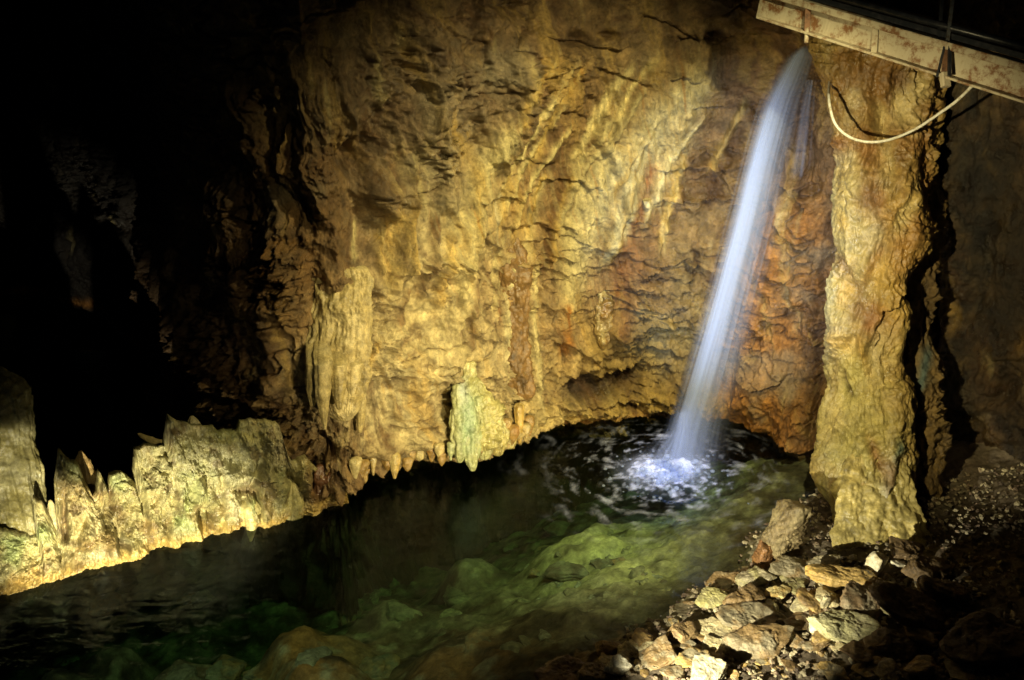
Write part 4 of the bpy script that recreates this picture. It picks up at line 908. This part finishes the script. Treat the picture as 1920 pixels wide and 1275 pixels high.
# froth heap where it lands: many small spray beads
def froth():
    rng = np.random.RandomState(9); D, F = ICO[3][0], ICO[3][1]
    t = (1+5**.5)/2; D, F = ico(1); VV, FF, CC = [], [], []; off = 0
    for i in range(420):
        a = rng.uniform(0, 6.283); r = abs(rng.normal())*.26*(1 if i % 3 else 2.0); s = rng.uniform(.012, .05)*np.exp(-r*1.2)
        c = FALL_BASE+np.array([-.28+r*math.cos(a), -.28+.75*r*math.sin(a), .03+abs(rng.normal())*.09*np.exp(-r*1.6)])
        VV.append(D*s*np.array([1.3, 1.3, .9])+c); FF.append(F+off); off += len(D); CC.append(np.full(len(D), rng.uniform(.08, .35)))
    C = np.concatenate(CC)
    return link_mesh('splash_froth', np.concatenate(VV), np.vstack(FF), M_STREAM, np.stack([C]*3, 1), wf)
tag(froth(), kind='stuff')

# ------------------------------------------------------------------ footbridge edge
def simple_mat(name, col, rough=.5, metal=0.0, rust=None, rs=9):
    m = bpy.data.materials.new(name); m.use_nodes = True; nt = m.node_tree; N = nt.nodes; L = nt.links; b = N['Principled BSDF']
    b.inputs['Roughness'].default_value = rough; b.inputs['Metallic'].default_value = metal
    g = N.new('ShaderNodeNewGeometry')
    n = N.new('ShaderNodeTexNoise'); n.inputs['Scale'].default_value = rs; n.inputs['Detail'].default_value = 9; n.inputs['Roughness'].default_value = .72; L.new(g.outputs['Position'], n.inputs['Vector'])
    cr = N.new('ShaderNodeValToRGB'); e = cr.color_ramp.elements
    e[0].position = .40; e[0].color = (*(rust or tuple(c*.7 for c in col)), 1); e[1].position = .53; e[1].color = (*col, 1)
    if rust:
        k = e.new(.46); k.color = (*[.5*(a+b_) for a, b_ in zip(rust, col)], 1)
    L.new(n.outputs['Fac'], cr.inputs['Fac']); L.new(cr.outputs['Color'], b.inputs['Base Color'])
    bp = N.new('ShaderNodeBump'); bp.inputs['Strength'].default_value = .5; bp.inputs['Distance'].default_value = .006; L.new(n.outputs['Fac'], bp.inputs['Height']); L.new(bp.outputs[0], b.inputs['Normal'])
    return m
M_BEAM = simple_mat('rusty_cream_paint', (.42, .37, .26), .6, 0, (.17, .08, .03), 8)
M_RUST = simple_mat('rust', (.16, .08, .04), .8, 0, (.07, .035, .02), 20)
M_BLACK = simple_mat('black_paint', (.012, .014, .018), .3, 0, (.03, .03, .035), 14)
M_STEEL = simple_mat('dull_steel', (.16, .17, .18), .35, .6, (.08, .06, .04), 18)
M_HOSE = simple_mat('white_hose', (.66, .66, .60), .4, 0, (.42, .38, .28), 16)
def frame(A, B, up=np.array([0, 0, 1.])):
    d = (B-A)/np.linalg.norm(B-A); s = np.cross(d, up); s /= np.linalg.norm(s); u = np.cross(s, d); return d, s, u
def bar(A, B, w, h, bev=.004, n=40, wob=0.0, seed=0):
    """box bar A->B with chamfered edges, width w across, height h up; sampled along its length"""
    d, s, u = frame(A, B); b = bev
    prof = [(-w/2+b, -h/2), (w/2-b, -h/2), (w/2, -h/2+b), (w/2, h/2-b), (w/2-b, h/2), (-w/2+b, h/2), (-w/2, h/2-b), (-w/2, -h/2+b)]
    m = len(prof); ts = np.linspace(0, 1, n); V = []
    for a, c in prof: V.append(A+np.outer(ts, B-A)+s*a+u*c)
    V = np.concatenate(V)
    if wob: V = V + wob*noise(V*7, seed)[:, None]*s
    F = grid_faces(m, n, True)
    caps = []
    V = np.vstack([V, A, B]); n0 = m*n
    for k in range(m):
        k2 = (k+1) % m
        caps.append((k*n, k2*n, n0, n0)); caps.append((k2*n+n-1, k*n+n-1, n0+1, n0+1))
    return V, F, [(a, b_, c) for a, b_, c, _ in caps]
def bars(name, specs, mat, parent=None, smooth=False):
    me = bpy.data.meshes.new(name); V, F = [], []; off = 0
    for sp in specs:
        v, f, c = sp; V += [tuple(x) for x in v]; F += [tuple(int(i)+off for i in q) for q in f]+[tuple(i+off for i in q) for q in c]; off += len(v)
    me.from_pydata(V, [], F); me.update(); me.materials.append(mat)
    for p in me.polygons: p.use_smooth = smooth
    o = bpy.data.objects.new(name, me); scene.collection.objects.link(o); o.parent = parent; return o
def tube(pts, r, m=10):
    pts = np.asarray(pts, float); n = len(pts); tg = np.gradient(pts, axis=0); tg /= np.linalg.norm(tg, axis=1)[:, None]
    up = np.array([0, 1., .01]); s = np.cross(tg, up); s /= np.linalg.norm(s, axis=1)[:, None]; u = np.cross(s, tg)
    V = [pts+r*(math.cos(a)*s+math.sin(a)*u) for a in np.linspace(0, 2*math.pi, m, endpoint=False)]
    V = np.vstack(V+[pts[:1], pts[-1:]]); n0 = m*n; caps = []
    for k in range(m):
        k2 = (k+1) % m; caps += [(k2*n, k*n, n0), (k*n+n-1, k2*n+n-1, n0+1)]
    return V, grid_faces(m, n, True), caps
dL, dR = 9.75, 7.75   # camera depth of the beam at its two ends
def bm(x, y):   # a point on the beam's front face: depth follows the beam along x
    k = (x-1425)/(1960-1425); inv = (1-k)/dL + k/dR; return at_d(x, y, 1/inv)
fb = empty('footbridge', tuple(bm(1425, 20)), 'rusty cream edge beam of a footbridge with black railing in the top right corner', 'footbridge')
off0 = np.array(bm(1425, 20))
def loc_fix(o):
    o.matrix_parent_inverse = fb.matrix_world.inverted()
bpy.context.view_layer.update()
def part(*a, **k):
    o = bars(*a, parent=fb, **k); o.matrix_parent_inverse.identity(); o.location = -off0; return o
# beam lines: top edge (1518,3)->(1920,116); lower edge (1530,63)->(1920,188)
TL, TR = bm(1425, -24), bm(1980, 134); BL, BR = bm(1425, 33), bm(1980, 208)
ins = np.array([0, .05, 0])
hL, hR = np.linalg.norm(TL-BL), np.linalg.norm(TR-BR); hh = (hL+hR)/2
mid_ = lambda a, b, k: a+(b-a)*k
def line(k): return mid_(TL, BL, k), mid_(TR, BR, k)
def ins_(p, q=.03): return tuple(x+np.array([.3, 1, 0])*q for x in p)
A, B = ins_(line(.60), .05); part('web', [bar(A, B, .05, hh*.80, .004, 90, .012, 3)], M_BEAM)
A, B = line(.10); part('top_flange', [bar(A, B, .16, hh*.20, .006, 90, .010, 4)], M_BEAM)
A, B = ins_(line(.99), .01); part('bottom_flange', [bar(A, B, .12, .022, .004, 90, .008, 5)], M_BEAM)
for x in (1511, 1636, 1768):
    y0 = -24+(x-1425)*(158/555.); y1 = 33+(x-1425)*(175/555.)
    part('stiffener_plate', [bar(bm(x, y0+4)-np.array([0, .085, 0]), bm(x, y1+2)-np.array([0, .03, 0]), .055, .012, .002, 6)], M_RUST if x != 1636 else M_BEAM)
part('deck_edge', [bar(bm(1500, -16)+np.array([.1, .25, 0]), bm(1990, 118)+np.array([.1, .25, 0]), .5, .05, .004, 10)], M_BLACK)
V1 = tube([bm(1490, -20)+np.array([0, -.02, .03]), bm(1700, 42)+np.array([0, -.02, .05]), bm(1990, 122)+np.array([0, -.02, .06])], .03); part('bottom_rail', [V1], M_BLACK, smooth=True)
part('rail_post', [bar(bm(1772, 76)+np.array([0, -.05, 0]), bm(1792, -120)+np.array([0, -.05, .4]), .03, .04, .003, 8)], M_STEEL)
part('rail_post', [bar(bm(1762, 72)+np.array([0, .02, 0]), bm(1772, -120)+np.array([0, .02, .4]), .03, .03, .003, 8)], M_BLACK)
for y in range(3):
    pass
# dark strap pieces and hanger under the beam
part('hanger_strap', [bar(bm(1765, 75)-np.array([0, .10, 0]), bm(1748, 142)-np.array([0, .10, 0]), .02, .02, .002, 12)], M_BLACK)
part('hanger_strap', [bar(bm(1772, 78)-np.array([0, .10, 0]), bm(1771, 140)-np.array([0, .10, 0]), .03, .02, .002, 12)], M_BLACK)
part('clamp', [bar(bm(1768, 136)-np.array([0, .03, 0]), bm(1771, 162)-np.array([0, .03, 0]), .08, .06, .012, 6)], M_BEAM)
part('hanger_bolt', [tube([bm(1511, 52)-np.array([0, .03, 0]), bm(1511, 66)-np.array([0, .03, 0]), bm(1510, 80)-np.array([0, .03, 0])], .022)], M_BEAM, smooth=True)

# ------------------------------------------------------------------ slack hose
cp = [(1560, 120, 10.9), (1556, 150, 10.5), (1554, 178, 10.0), (1557, 205, 9.8), (1566, 232, 9.75), (1585, 252, 9.72), (1612, 264, 9.7), (1645, 266, 9.65), (1680, 258, 9.6), (1720, 240, 9.5), (1755, 217, 9.3), (1795, 188, 9.0), (1832, 152, 8.6)]
pts, _ = catmull([at_d(*c) for c in cp], .04)
V, F, caps = tube(pts, .0145, 10)
o = bars('hose', [(V, F, caps)], M_HOSE, smooth=True); tag(o, 'slack white hose hanging in a loop across the column below the bridge', 'hose')
print('objects', len(bpy.data.objects), 'verts', sum(len(m.vertices) for m in bpy.data.meshes))
